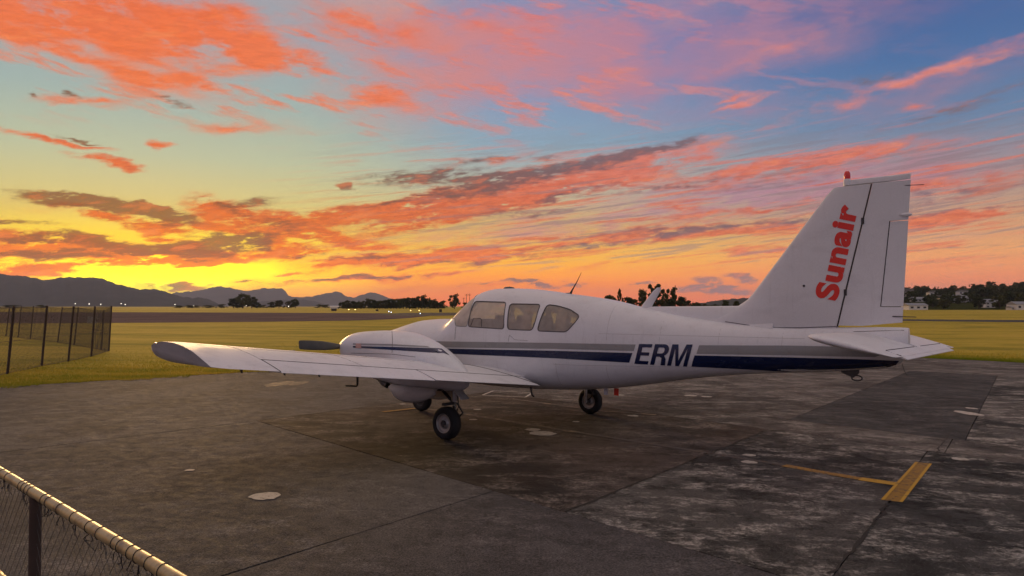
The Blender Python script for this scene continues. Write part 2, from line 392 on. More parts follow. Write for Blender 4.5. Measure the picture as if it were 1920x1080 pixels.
def paint(name, rgb, rough=0.28, dirt=0.10, coat=0.25):
    """aircraft paint: faint grime, slight chalking, tiny orange peel"""
    M = Mat(name); P = M.coord()
    n = M.noise(M.coord(scale=(1.0, 1.0, 2.2)), 2.2, 6, .62); n2 = M.noise(P, 38, 4, .6)
    d = M.math('MULTIPLY', M.mr(n, .48, .72), dirt)
    d = M.math('ADD', d, M.math('MULTIPLY', M.mr(n2, .60, .75), dirt * .5))
    c = M.mix(d, rgb + (1,), tuple(v * f for v, f in zip(rgb, (.48, .48, .48))) + (1,))
    # chalky speckle and rain streaks
    sp = M.noise(P, 130, 3, .7); rs = M.noise(M.coord(scale=(9, 9, .7)), 1.6, 5, .65)
    c = M.mix(1.0, c, M.math('MULTIPLY_ADD', M.mr(sp, .25, .75), .16, .91), 'MULTIPLY')
    c = M.mix(M.math('MULTIPLY', M.mr(rs, .54, .74), dirt * 1.3), c, tuple(v * f for v, f in zip(rgb, (.52, .52, .52))) + (1,))
    r = M.math('MULTIPLY_ADD', M.mr(n, .3, .75), .16, rough - .05)
    M.set(color=c, rough=r, coat=coat, coat_rough=.12, spec=.38)
    wob = M.noise(P, 2.6, 2, .5)
    M.bump(M.math('MULTIPLY_ADD', n2, .04, wob), .16, .02)
    return M.m

m_white = paint('white_paint', (.71, .725, .755), rough=.34, dirt=.16, coat=.15)
m_wing = paint('wing_white_paint', (.69, .70, .735), rough=.48, dirt=.26, coat=.04)
m_grey = paint('grey_stripe_paint', (.27, .28, .285), rough=.3)
m_blue = paint('navy_stripe_paint', (.006, .014, .062), rough=.22)
m_red = paint('red_letter_paint', (.74, .030, .014), rough=.35, dirt=.03)
m_seam = plain('seam_dark', (.035, .035, .04), .7)
m_gasket = plain('window_gasket', (.09, .09, .095), .55)
m_tyre = plain('tyre_rubber', (.018, .018, .018), .85, scale=30)
m_rim = plain('wheel_rim', (.42, .42, .40), .45, .6)
m_metal = plain('gear_metal', (.30, .30, .29), .4, .7)
m_gear = plain('gear_dark', (.05, .05, .048), .6)
m_chrome = plain('oleo_chrome', (.75, .75, .76), .12, 1.0, var=.03)
m_prop = plain('propeller_black', (.062, .058, .052), .5)
m_leadgrey = plain('antenna_grey', (.30, .30, .30), .5)
m_liner = plain('cabin_lining', (.60, .52, .42), .8)
m_seat = plain('seat_leather', (.10, .085, .07), .65)
m_panel = plain('instrument_panel', (.02, .02, .022), .6)
def _curtain():
    M = Mat('curtain_cloth'); w = M.N.new('ShaderNodeTexWave'); w.inputs['Scale'].default_value = 9; w.inputs['Distortion'].default_value = 1.5
    M.L.new(M.coord(), w.inputs[0])
    c = M.mix(w.outputs[1], (.66, .54, .38, 1), (.80, .68, .50, 1)); M.set(color=c, rough=.9)
    tr = M.N.new('ShaderNodeBsdfTranslucent'); M.L.new(c, tr.inputs[0])
    ms = M.N.new('ShaderNodeMixShader'); ms.inputs[0].default_value = .45
    M.L.new(M.b.outputs[0], ms.inputs[1]); M.L.new(tr.outputs[0], ms.inputs[2]); M.L.new(ms.outputs[0], M.out.inputs[0]); return M.m
m_curtain = _curtain()
def _glass(name, tint, haze, var=.25):
    """perspex: clear with a mirror sheen, plus dew and dust that scatter light"""
    M = Mat(name)
    tr = M.N.new('ShaderNodeBsdfTransparent'); tr.inputs[0].default_value = tint + (1,)
    gl = M.N.new('ShaderNodeBsdfGlossy'); gl.inputs['Roughness'].default_value = .05
    fr = M.N.new('ShaderNodeFresnel'); fr.inputs[0].default_value = 1.5
    m1 = M.N.new('ShaderNodeMixShader'); M.L.new(fr.outputs[0], m1.inputs[0]); M.L.new(tr.outputs[0], m1.inputs[1]); M.L.new(gl.outputs[0], m1.inputs[2])
    n = M.noise(M.coord(), 7, 3); df = M.N.new('ShaderNodeBsdfDiffuse'); df.inputs[0].default_value = (.92, .84, .75, 1)
    t2 = M.N.new('ShaderNodeBsdfTranslucent'); t2.inputs[0].default_value = (.9, .84, .76, 1)
    a = M.N.new('ShaderNodeMixShader'); a.inputs[0].default_value = .35; M.L.new(df.outputs[0], a.inputs[1]); M.L.new(t2.outputs[0], a.inputs[2])
    m2 = M.N.new('ShaderNodeMixShader'); M.L.new(M.math('MULTIPLY_ADD', M.mr(n, .3, .7), haze * var, haze * (1 - var / 2)), m2.inputs[0]); M.L.new(m1.outputs[0], m2.inputs[1]); M.L.new(a.outputs[0], m2.inputs[2])
    M.L.new(m2.outputs[0], M.out.inputs[0]); return M.m
m_glass = _glass('perspex', (.93, .92, .90), .06)
m_dewy = _glass('dewy_perspex', (.97, .96, .94), .44)
m_screen = _glass('windscreen_perspex', (.92, .92, .90), .72)
def _lens(name, rgb, estr=0.0):
    M = Mat(name); M.set(color=rgb + (1,), rough=.15, emit=rgb + (1,), estr=estr, coat=.5); return M.m
m_beacon = _lens('red_beacon_lens', (.75, .02, .01))

# ------------------------------------------------------------------ ground, apron, taxiways
def grass_mat():
    M = Mat('dry_grass'); P = M.geo()
    big = M.noise(M.geo((.030, .085, 1)), 1.0, 5, .6); mid = M.noise(M.geo((.22, .45, 1), (0, 0, .1)), 1.0, 5, .6); fine = M.noise(P, 14, 5, .7)
    c = M.ramp(M.mr(M.math('MULTIPLY_ADD', mid, .55, M.math('MULTIPLY', big, .55)), .42, .68), [(0, (.26, .23, .022, 1)), (.4, (.40, .32, .036, 1)), (.7, (.47, .36, .045, 1)), (1, (.54, .39, .058, 1))], 'LINEAR')
    # greener where water runs off the paving
    sep = M.N.new('ShaderNodeSeparateXYZ'); M.L.new(P, sep.inputs[0])
    g = M.math('MULTIPLY', M.mr(fine, .35, .7), .55)
    c = M.mix(g, c, (.15, .125, .018, 1))
    c = M.mix(M.math('MULTIPLY', GREEN_EDGE(M, sep), M.math('MULTIPLY_ADD', mid, .7, .35)), c, (.125, .17, .012, 1))
    M.set(color=c, rough=.95, spec=.1)
    M.bump(M.math('ADD', fine, M.math('MULTIPLY', mid, 2.0)), .7, .05)
    return M.m
U = Vector((.587, .809, 0)); V = Vector((.667, -.745, 0)); P0 = Vector((.45, 6.04, 0))          # directions of the apron joints
def AB(a, b): p = P0 + U * a + V * b; return p.x, p.y
_D = U.x * V.y - V.x * U.y
def GREEN_EDGE(M, sep):
    """1 near the apron's outer edges, 0 out on the field"""
    x = M.math('SUBTRACT', sep.outputs[0], P0.x); y = M.math('SUBTRACT', sep.outputs[1], P0.y)
    a = M.math('ADD', M.math('MULTIPLY', x, V.y / _D), M.math('MULTIPLY', y, -V.x / _D))
    b = M.math('ADD', M.math('MULTIPLY', y, U.x / _D), M.math('MULTIPLY', x, -U.y / _D))
    e1 = M.math('MULTIPLY', M.mr(a, 38.5, 33.0), .95)
    e2 = M.math('MULTIPLY', M.mr(b, -17.6, -15.4), M.mr(a, 1.5, -2.0))
    return M.math('MAXIMUM', M.math('MULTIPLY', e1, M.mr(b, -16, -6)), M.math('MULTIPLY', e2, .6))
m_grass = grass_mat()
def blade_mat():
    M = Mat('grass_blades'); n = M.noise(M.geo((.5, .9, 1)), 1.0, 4); c = M.mix(M.mr(n, .35, .65), (.26, .27, .03, 1), (.52, .39, .06, 1)); sp = M.N.new('ShaderNodeSeparateXYZ'); M.L.new(M.geo(), sp.inputs[0]); c = M.mix(M.math('MULTIPLY', GREEN_EDGE(M, sp), .9), c, (.15, .21, .014, 1)); M.set(color=c, rough=.8, spec=.15)
    tr = M.N.new('ShaderNodeBsdfTranslucent'); M.L.new(c, tr.inputs[0]); ms = M.N.new('ShaderNodeMixShader'); ms.inputs[0].default_value = .5
    M.L.new(M.b.outputs[0], ms.inputs[1]); M.L.new(tr.outputs[0], ms.inputs[2]); M.L.new(ms.outputs[0], M.out.inputs[0]); return M.m
m_blade = blade_mat()

def asphalt(name, base, light, dark, mott, patch_scale=1.0, brown=.0, grain=.5, spec=.14):
    """worn bitumen: tone drifts, pale lichen scabs, dark stains, chippings"""
    M = Mat(name); P = M.geo()
    R = (0, 0, atan2(U.y, U.x))
    fine = M.noise(P, 70, 4, .75); chip = M.noise(P, 190, 2, .6); mid = M.noise(P, 4.5 * patch_scale, 6, .72); big = M.noise(M.geo((.9, .5, 1), R), .5 * patch_scale, 6, .66)
    lich = M.noise(M.geo((1.0, 1.7, 1), R), 1.25 * patch_scale, 8, .78); spk = M.noise(P, 17, 5, .75)
    c = M.mix(M.mr(big, .42, .57), base + (1,), dark + (1,))
    c = M.mix(M.math('MULTIPLY', M.mr(mid, .50, .66), mott * .7), c, tuple(v * .5 for v in dark) + (1,))
    k = M.math('MULTIPLY', M.mr(lich, .47, .63), M.mr(spk, .36, .62))
    c = M.mix(M.math('MULTIPLY', k, mott), c, light + (1,))
    c = M.mix(M.math('MULTIPLY', M.mr(chip, .62, .74), .35), c, tuple(v * 1.9 for v in light) + (1,))
    if brown: c = M.mix(M.math('MULTIPLY', M.mr(M.noise(P, .33, 3), .42, .62), brown), c, (.070, .046, .032, 1))
    g = M.math('MULTIPLY_ADD', M.mr(fine, .28, .72), grain, 1 - grain / 2)
    c = M.mix(1.0, c, g, 'MULTIPLY')
    M.set(color=c, rough=M.math('MULTIPLY_ADD', M.mr(mid, .3, .7), .2, .74), spec=spec)
    M.bump(M.math('MULTIPLY_ADD', mid, .35, M.math('ADD', fine, chip)), .4, .006)
    return M.m
m_asph_s = asphalt('asphalt_smooth', (.076, .074, .076), (.19, .18, .178), (.050, .049, .051), .50, 1.6, .05, 1.5)
m_asph_m = asphalt('asphalt_lichened', (.080, .078, .074), (.42, .40, .365), (.018, .020, .020), 1.0, 1.0, .06, 1.2)
m_asph_o = asphalt('asphalt_oily', (.058, .050, .045), (.22, .19, .165), (.015, .014, .013), .9, .8, .35, 1.2)
m_asph_d = asphalt('asphalt_new_patch', (.046, .047, .047), (.15, .145, .14), (.028, .029, .030), .7, 1.2, 0, 1.1)
m_asph_b = asphalt('asphalt_pale_band', (.110, .102, .095), (.34, .32, .29), (.048, .045, .042), .9, .9, .08, 1.2)
m_asph_r = asphalt('asphalt_right', (.056, .056, .054), (.40, .385, .35), (.017, .019, .019), 1.0, 1.1, 0, 1.2)
m_runway = asphalt('taxiway_asphalt', (.175, .130, .115), (.205, .16, .145), (.145, .108, .097), .3, .15, .0, .2, .0)
m_joint = plain('joint_dirt', (.022, .020, .017), .95)

def axis(dense, step, far):
    a = list(np.arange(-dense, dense + .01, step)); x = dense; s = step
    out = []
    while x < far: s *= 1.45; x += s; out.append(min(x, far))
    return [-v for v in reversed(out)] + a + out
gx = axis(120, 3.0, 14000); gy = [v for v in axis(160, 3.0, 17500) if v > -3200]
gv = [(x, y, gz(x, y) - .03) for y in gy for x in gx]
nx = len(gx)
gf = [(j * nx + i, j * nx + i + 1, (j + 1) * nx + i + 1, (j + 1) * nx + i) for j in range(len(gy) - 1) for i in range(nx - 1)]
tag(mesh_obj('ground', gv, gf, m_grass, smooth=True), kind='structure')

def sheet(name, rows, lift, mat, parent=None, sub=1):
    """rows of (x, y) draped on the ground"""
    vs = [(x, y, gz(x, y) + lift) for r in rows for x, y in r]; n = len(rows[0])
    fs = [(j * n + i, j * n + i + 1, (j + 1) * n + i + 1, (j + 1) * n + i) for j in range(len(rows) - 1) for i in range(n - 1)]
    o = mesh_obj(name, vs, fs, mat, parent); fix_normals(o)
    if sum(p.normal.z for p in o.data.polygons) < 0: o.data.flip_normals()
    return o
def grid_ab(a0, a1, b0, b1, step=1.5):
    na = max(2, int((a1 - a0) / step) + 1); nb = max(2, int((b1 - b0) / step) + 1)
    return [[AB(a0 + (a1 - a0) * i / (na - 1), b0 + (b1 - b0) * j / (nb - 1)) for j in range(nb)] for i in range(na)]

apron = sheet('apron', grid_ab(-14, 32.5, -15.2, 30, 2.0), -.016, m_joint); tag(apron, kind='structure')
# ragged left edge of the paving, where the turf creeps in
def slab(a0, a1, b0, b1, mat, gap=.007, name='slab', jitter=0.0):
    rows = grid_ab(a0 + gap, a1 - gap, b0 + gap, b1 - gap, .8)
    vs = []; n = len(rows[0]); nr = len(rows)
    for i, r in enumerate(rows):
        for j, (x, y) in enumerate(r):
            if i in (0, nr - 1) or j in (0, n - 1):
                x += random.uniform(-1, 1) * .006; y += random.uniform(-1, 1) * .006
            vs.append((x, y, gz(x, y)))
    fs = [(j * n + i, j * n + i + 1, (j + 1) * n + i + 1, (j + 1) * n + i) for j in range(nr - 1) for i in range(n - 1)]
    rim = [j for j in range(n)] + [i * n + n - 1 for i in range(1, nr)] + [(nr - 1) * n + j for j in range(n - 2, -1, -1)] + [i * n for i in range(nr - 2, 0, -1)]
    base = len(vs); vs += [(vs[k][0], vs[k][1], vs[k][2] - .014) for k in rim]
    m = len(rim); fs += [(rim[k], rim[(k + 1) % m], base + (k + 1) % m, base + k) for k in range(m)]
    o = mesh_obj(name, vs, fs, mat, apron); fix_normals(o, 30)
    if o.data.polygons[0].normal.z < 0: o.data.flip_normals()
    return o
# near side
for a0, a1, b0, b1, mt in [(-14, 12, -15.2, -6.62, m_asph_s), (-14, 0, -6.62, -.935, m_asph_s), (-14, 0, -.935, 4.6, m_asph_s), (-14, 0, 4.6, 10.2, m_asph_s), (-14, 0, 10.2, 20, m_asph_s),
                           (0, 5.9, -6.62, 0, m_asph_o), (0, 5.9, 0, 2.21, m_asph_m), (0, 5.9, 2.21, 4.5, m_asph_r), (0, 5.9, 4.5, 9, m_asph_r), (0, 5.9, 9, 16, m_asph_m),
                           (5.9, 7.25, -6.62, 2.4, m_asph_b), (5.9, 7.25, 2.4, 9, m_asph_b), (5.9, 7.25, 9, 18, m_asph_b),
                           (7.25, 23, -6.62, -.03, m_asph_b), (7.25, 23, -.03, 2.55, m_asph_d), (7.25, 23, 2.55, 6.2, m_asph_m), (7.25, 23, 6.2, 16, m_asph_r),
                           (12, 23, -15.2, -6.62, m_asph_s), (23, 32.5, -15.2, -3, m_asph_b), (23, 32.5, -3, 6, m_asph_b), (23, 32.5, 6, 20, m_asph_m)]:
    slab(a0, a1, b0, b1, mt)

# taxiway across the field and the thin perimeter road
def band(name, near, far, lift, mat, n=40):
    def poly(pts):
        pts = [gpt(*p) for p in pts]; L = [0]
        for a, b in zip(pts, pts[1:]): L.append(L[-1] + sqrt((a[0] - b[0]) ** 2 + (a[1] - b[1]) ** 2))
        out = []
        for k in range(n + 1):
            t = L[-1] * k / n; i = max(j for j in range(len(L)) if L[j] <= t + 1e-9); i = min(i, len(pts) - 2); f = (t - L[i]) / (L[i + 1] - L[i])
            out.append((pts[i][0] + (pts[i + 1][0] - pts[i][0]) * f, pts[i][1] + (pts[i + 1][1] - pts[i][1]) * f))
        return out
    A, B = poly(near), poly(far)
    rows = [[(a[0] + (b[0] - a[0]) * k / 10, a[1] + (b[1] - a[1]) * k / 10) for k in range(11)] for a, b in zip(A, B)]
    return tag(sheet(name, rows, lift, mat), kind='structure')
band('taxiway', [(-160, 606), (0, 606), (210, 605), (480, 603.2), (650, 601), (720, 599), (770, 596), (800, 592.6)], [(-160, 585), (0, 585), (210, 585.3), (480, 586), (650, 586.8), (720, 587.2), (790, 588.4), (830, 590)], -.018, m_runway)
band('taxiway_loop', [(712, 590.2), (760, 592.2), (830, 592), (900, 590.6), (960, 589)], [(712, 588.6), (760, 586.6), (830, 586), (900, 586.4), (960, 586.8)], -.012, m_asph_d)
band('perimeter_road', [(1560, 600.6), (1700, 601.6), (1920, 604), (2050, 605.5)], [(1560, 597.6), (1700, 598.4), (1920, 599.8), (2050, 600.8)], -.018, m_asph_d, 16)

# ---- painted marks on the apron
def worn(name, rgb, wear, under=(.07, .062, .055), scale=7.0):
    M = Mat(name); n = M.noise(M.geo(), scale, 7, .75); n2 = M.noise(M.geo(), 60, 3, .6)
    k = M.mr(M.math('MULTIPLY_ADD', n2, .35, n), .84 - wear * .25, .96 - wear * .25)
    c = M.mix(k, rgb + (1,), under + (1,)); M.set(color=c, rough=.75, spec=.3); M.bump(n, .3, .003); return M.m
m_yel = worn('yellow_paint', (.58, .34, .035), .35)
m_yel_dirty = worn('yellow_paint_worn', (.36, .20, .03), .62, scale=22.0)
m_yel_faded = worn('yellow_paint_faded', (.13, .088, .05), 1.25, scale=5.0)
m_pale = worn('pale_paint', (.26, .20, .13), 1.1, scale=5.0)
m_spot = worn('white_paint_spot', (.46, .43, .38), .55, scale=16)
def flat_poly(name, pts, mat, lift=.004, n=1):
    vs = [(x, y, gz(x, y) + lift) for x, y in pts]
    o = mesh_obj(name, vs, [tuple(range(len(vs)))], mat, apron)
    if o.data.polygons[0].normal.z < 0: o.data.flip_normals()
    return o
def ground_line(name, pix, w, mat, lift=.004):
    pts = [Vector(gpt(*p)) for p in pix]
    for i, (a, b) in enumerate(zip(pts, pts[1:])):
        d = (b - a).normalized(); nrm = Vector((-d.y, d.x)) * w / 2
        n = max(2, int((b - a).length / .6)); L1 = []; L2 = []
        for k in range(n + 1):
            p = a + (b - a) * k / n; j = random.uniform(-.006, .006)
            L1.append((p.x + nrm.x * (1 + j * 10), p.y + nrm.y * (1 + j * 10))); L2.append((p.x - nrm.x * (1 - j * 10), p.y - nrm.y * (1 - j * 10)))
        sheet(name, [L1, L2], lift + .0006 * i, mat, apron)
tb = [gpt(*p) for p in ((1655, 938), (1690, 942), (1746, 870), (1719, 867))]
flat_poly('painted_bar', tb, m_yel_dirty, .003)
for e0, e1 in (((1655, 938), (1719, 867)), ((1689, 942), (1745, 870))): ground_line('painted_bar_edge', [e0, e1], .03, m_yel, .006)
ground_line('painted_line', [(1682, 908), (1612, 898)], .17, m_yel)
ground_line('painted_line', [(1612, 898), (1470, 873)], .14, m_yel_dirty)
ground_line('painted_line', [(1470, 873), (1330, 850), (1090, 812)], .10, m_yel_faded)
ground_line('painted_line', [(1090, 812), (868, 776)], .13, m_pale)
ground_line('painted_line', [(868, 776), (790, 766)], .13, m_pale, .006)
ground_line('painted_line', [(790, 765), (718, 773)], .12, m_yel_dirty, .008)
ground_line('painted_line', [(905, 741), (985, 745), (998, 737), (925, 733), (905, 741)], .05, m_spot)
ground_line('painted_line', [(960, 748), (1130, 771), (1230, 778)], .10, m_pale)
def spot(px, py, r, asp=1.0):
    x, y = gpt(px, py); rr = [r * random.uniform(.86, 1.1) for _ in range(18)]
    flat_poly('painted_spot', [(x + rr[k] * cos(2 * pi * k / 18), y + asp * rr[k] * sin(2 * pi * k / 18)) for k in range(18)], m_spot, .005)
spot(497, 931, .135); spot(356, 882, .05); spot(1017, 813, .20); spot(1000, 806, .12); spot(1187, 780, .09); spot(1080, 791, .06); spot(887, 787, .07); spot(895, 768, .07)
spot(1405, 867, .09); spot(1406, 854, .08); spot(1800, 861, .10); spot(1325, 744, .12); spot(1163, 741, .10); spot(755, 758, .06); spot(1815, 775, .16, 2.2); spot(1822, 766, .1, 1.5); spot(1295, 742, .14)
m_spot = m_pale; spot(524, 720, .25, 3.0); spot(560, 719, .2, 3.0)
# cracks in the bitumen
def crack(pix, w, seed, lift=.005):
    rnd = random.Random(seed); pts = [Vector(gpt(*p)) for p in pix]; P = []
    for a, b in zip(pts, pts[1:]):
        n = max(3, int((b - a).length / .12)); d = (b - a).normalized(); nr = Vector((-d.y, d.x))
        for k in range(n): P.append(a + (b - a) * k / n + nr * rnd.gauss(0, .012))
    P.append(pts[-1]); L1, L2 = [], []
    for i, p in enumerate(P):
        d = (P[min(i + 1, len(P) - 1)] - P[max(i - 1, 0)]).normalized(); nr = Vector((-d.y, d.x)); q = w * rnd.uniform(.3, 1.2) / 2
        L1.append(tuple(p + nr * q)); L2.append(tuple(p - nr * q))
    sheet('crack', [L1, L2], lift, m_joint, apron)
crack([(1060, 960), (1200, 903), (1330, 852), (1440, 806)], .035, 1); crack([(1560, 1078), (1630, 990), (1664, 945)], .04, 2)
crack([(1748, 858), (1790, 800)], .02, 5)

# ---- turf blades along the paving and out over the near field
def blades():
    rnd = np.random.RandomState(5)
    A = []
    n1 = 70000
    a = rnd.uniform(-8, 16, n1); b = -15.15 - np.abs(rnd.gamma(1.1, 3.2, n1)) ; A.append(np.stack([a, b, np.full(n1, 1.0)], 1))
    n2 = 14000; a = rnd.uniform(-9, 22, n2); b = -15.0 - np.abs(rnd.normal(0, .22, n2)) + .20 * np.sin(a * 1.7) + .14 * np.sin(a * 5.1) + .10 * np.sin(a * 13.0); A.append(np.stack([a, b, np.full(n2, 1.25)], 1))
    n3 = 30000; b = rnd.uniform(-8, 16, n3); a = 32.45 + rnd.gamma(1.2, 2.4, n3); A.append(np.stack([a, b, np.full(n3, 1.5)], 1))
    n4 = 9000; b = rnd.uniform(-10, 16, n4); a = 32.4 + np.abs(rnd.normal(0, .25, n4)) + .15 * np.sin(b * 1.3); A.append(np.stack([a, b, np.full(n4, 1.7)], 1))
    A = np.concatenate(A); n = len(A)
    X = P0.x + A[:, 0] * U.x + A[:, 1] * V.x; Y = P0.y + A[:, 0] * U.y + A[:, 1] * V.y
    t = -((X - AC.x) * LEFT.x + (Y - AC.y) * LEFT.y); k = tan(ROLL)
    u = np.clip(t - 15, 0, 30); Z = np.where(t < 15, -k * np.maximum(t, -20), -k * (15 + u - u * u / 60)) - .032
    th = rnd.uniform(0, 2 * pi, n); h = rnd.uniform(.025, .075, n) * A[:, 2]; w = rnd.uniform(.004, .009, n) * A[:, 2] * 1.3
    lx = rnd.normal(0, .025, n) * A[:, 2]; ly = rnd.normal(0, .025, n) * A[:, 2]
    co = np.empty((n, 3, 3)); co[:, 0] = np.stack([X - np.cos(th) * w, Y - np.sin(th) * w, Z], 1); co[:, 1] = np.stack([X + np.cos(th) * w, Y + np.sin(th) * w, Z], 1); co[:, 2] = np.stack([X + lx, Y + ly, Z + h], 1)
    me = bpy.data.meshes.new('grass'); me.vertices.add(n * 3); me.vertices.foreach_set('co', co.reshape(-1)); me.loops.add(n * 3); me.loops.foreach_set('vertex_index', np.arange(n * 3))
    me.polygons.add(n); me.polygons.foreach_set('loop_start', np.arange(0, n * 3, 3)); me.update(); me.validate()
    me.materials.append(m_blade)
    o = bpy.data.objects.new('grass', me); col.objects.link(o); tag(o, 'short dry turf growing along the edges of the apron', 'grass', kind='stuff')
blades()

# ------------------------------------------------------------------ the aircraft
plane = empty('light_aircraft', AC)
plane.matrix_world = Matrix.Translation(AC) @ Matrix.Rotation(HEAD, 4, 'Z') @ Matrix.Rotation(ROLL, 4, 'X')
tag(plane, 'white twin-engine propeller aircraft with navy stripe and red tail lettering parked on the apron', 'aircraft')
PM = Matrix.Translation(AC) @ Matrix.Rotation(HEAD, 4, 'Z') @ Matrix.Rotation(ROLL, 4, 'X'); PI_ = PM.inverted()
CAM_L = PI_ @ Vector((0, 0, CAMH))
def lray(px, py): return PI_.to_3x3() @ ray(px, py)
def on_y(px, py, y=0.0):
    d = lray(px, py); t = (y - CAM_L.y) / d.y; return CAM_L + d * t
def on_x(px, py, x=0.0):
    d = lray(px, py); t = (x - CAM_L.x) / d.x; return CAM_L + d * t

class Hull:
    """body with superellipse sections along x"""
    def __init__(s, rows, yc=0.0):
        rows = sorted(rows); xs = [r[0] for r in rows]; s.x0, s.x1 = xs[0], xs[-1]; s.yc = yc
        s.gx = np.arange(s.x0, s.x1 + .005, .005); s.tab = []
        for k in range(1, 7):
            f = pchip(xs, [r[k] for r in rows]); s.tab.append(np.array([f(x) for x in s.gx]))
    def par(s, x):
        t = (min(max(x, s.x0), s.x1) - s.x0) / .005; i = min(int(t), len(s.gx) - 2); u = t - i
        return [a[i] * (1 - u) + a[i + 1] * u for a in s.tab]          # ztop zbot w zw nu nl
    def pt(s, x, phi):
        zt, zb, w, zw, nu, nl = s.par(x); c = sin(phi); q = -cos(phi)
        n = nu if q > 0 else nl; h = (zt - zw) if q > 0 else (zw - zb)
        return Vector((x, s.yc + w * math.copysign(abs(c) ** (2 / n), c), zw + h * math.copysign(abs(q) ** (2 / n), q)))
    def nrm(s, x, phi):
        e = 1e-3
        a = s.pt(min(x + .006, s.x1), phi) - s.pt(max(x - .006, s.x0), phi); b = s.pt(x, phi + .02) - s.pt(x, phi - .02)
        n = b.cross(a)
        if n.length < 1e-12: return Vector((1, 0, 0))
        n.normalize(); c = s.pt(x, phi); zt, zb, w, zw, nu, nl = s.par(x)
        out = Vector((0, c.y - s.yc, c.z - zw))
        return n if n.dot(out) >= 0 else -n
    def y(s, x, z):
        zt, zb, w, zw, nu, nl = s.par(x); n = nu if z > zw else nl; h = (zt - zw) if z > zw else (zw - zb)
        k = min(abs(z - zw) / max(h, 1e-6), 1.0); return w * (1 - k ** n) ** (1 / n)
    def phi(s, x, z):
        zt, zb, w, zw, nu, nl = s.par(x); n = nu if z > zw else nl; h = (zt - zw) if z > zw else (zw - zb)
        q = min(abs(z - zw) / h, 1.0) ** (n / 2); q = math.copysign(q, z - zw)
        return math.acos(max(-1, min(1, -q)))
    def hit(s, px, py):
        y = s.tab[2].max() * .7
        for _ in range(40):
            p = on_y(px, py, s.yc + y); y = .5 * y + .5 * s.y(p.x, p.z)
        return on_y(px, py, s.yc + y)
    def off(s, x, z, d=.003, side=1):
        """point on the skin at x, z, lifted by d"""
        ph = s.phi(x, z); p = s.pt(x, ph) + s.nrm(x, ph) * d
        return Vector((p.x, s.yc + (p.y - s.yc) * side, p.z))

FUS = Hull([  # x, ztop, zbot, half width, z of widest, upper / lower fullness
    (4.06, 1.10, 1.06, .02, 1.08, 2.0, 2.0), (4.0, 1.17, 1.00, .10, 1.08, 2.0, 2.0), (3.85, 1.24, .92, .19, 1.07, 2.0, 2.1), (3.6, 1.30, .83, .29, 1.06, 2.1, 2.2), (3.3, 1.355, .75, .38, 1.06, 2.1, 2.3),
    (2.97, 1.415, .69, .44, 1.07, 2.0, 2.5), (2.6, 1.51, .65, .50, 1.08, 2.0, 2.6), (2.2, 1.590, .62, .54, 1.10, 2.0, 2.8), (1.8, 1.615, .60, .575, 1.13, 2.0, 3.0), (1.50, 1.620, .59, .595, 1.15, 2.0, 3.0),
    (1.38, 1.655, .59, .605, 1.16, 2.0, 3.0), (1.14, 1.85, .585, .612, 1.18, 2.1, 3.0), (.92, 2.005, .58, .618, 1.19, 2.25, 3.0), (.72, 2.085, .575, .62, 1.19, 2.4, 3.0), (.50, 2.113, .57, .62, 1.19, 2.5, 3.0), (.30, 2.115, .57, .62, 1.19, 2.5, 3.0),
    (-.11, 2.10, .575, .615, 1.19, 2.5, 3.0), (-.8, 2.02, .605, .585, 1.19, 2.45, 2.9), (-1.54, 1.922, .675, .515, 1.19, 2.4, 2.7), (-2.05, 1.81, .755, .45, 1.20, 2.3, 2.5), (-2.75, 1.685, .885, .345, 1.22, 2.2, 2.3),
    (-3.46, 1.61, .985, .255, 1.26, 2.1, 2.2), (-4.1, 1.585, 1.045, .195, 1.30, 2.0, 2.1), (-4.6, 1.59, 1.095, .155, 1.34, 2.0, 2.0), (-5.0, 1.60, 1.15, .12, 1.39, 2.0, 2.0), (-5.16, 1.60, 1.20, .10, 1.43, 2.0, 2.0), (-5.25, 1.595, 1.33, .07, 1.47, 2.0, 2.0)])

def round_poly(pts, r, seg=5):
    """2D polygon with rounded corners, points about every 3 cm"""
    pts = [Vector(p) for p in pts]; out = []; n = len(pts)
    for i in range(n):
        a, b, c = pts[i - 1], pts[i], pts[(i + 1) % n]
        u = (a - b); v = (c - b); k = min(r, u.length * .45, v.length * .45)
        p, q = b + u.normalized() * k, b + v.normalized() * k
        for j in range(seg + 1):
            t = j / seg; out.append(p * (1 - t) ** 2 + b * 2 * t * (1 - t) + q * t * t)
    res = []
    for a, b in zip(out, out[1:] + out[:1]):
        m = max(1, int((b - a).length / .035))
        for j in range(m): res.append(a + (b - a) * j / m)
    return res
def inside(p, poly):
    x, y = p; r = False; n = len(poly)
    for i in range(n):
        x1, y1 = poly[i]; x2, y2 = poly[i - 1]
        if (y1 > y) != (y2 > y) and x < (x2 - x1) * (y - y1) / (y2 - y1) + x1: r = not r
    return r

def hits(pix): return [(lambda p: (p.x, p.z))(FUS.hit(*p)) for p in pix]
W_PIX = [[(877.5, 612.5), (890.5, 564.8), (949.5, 566.5), (945, 617)],
         [(951.5, 617.5), (956.5, 569.5), (1014, 570.5), (1004.5, 600), (998, 619.5)],
         [(1007, 620.5), (1026.5, 570.8), (1047, 573.5), (1069, 580), (1087.5, 592.5), (1077, 606), (1062, 622.5)]]
W_XZ = [round_poly(hits(w), .055) for w in W_PIX]
KP = .55                                                 # scale of phi in the cutting plane
def to_dom(xz, side):
    return [(x, (FUS.phi(x, z) if side > 0 else 2 * pi - FUS.phi(x, z)) * KP) for x, z in xz]
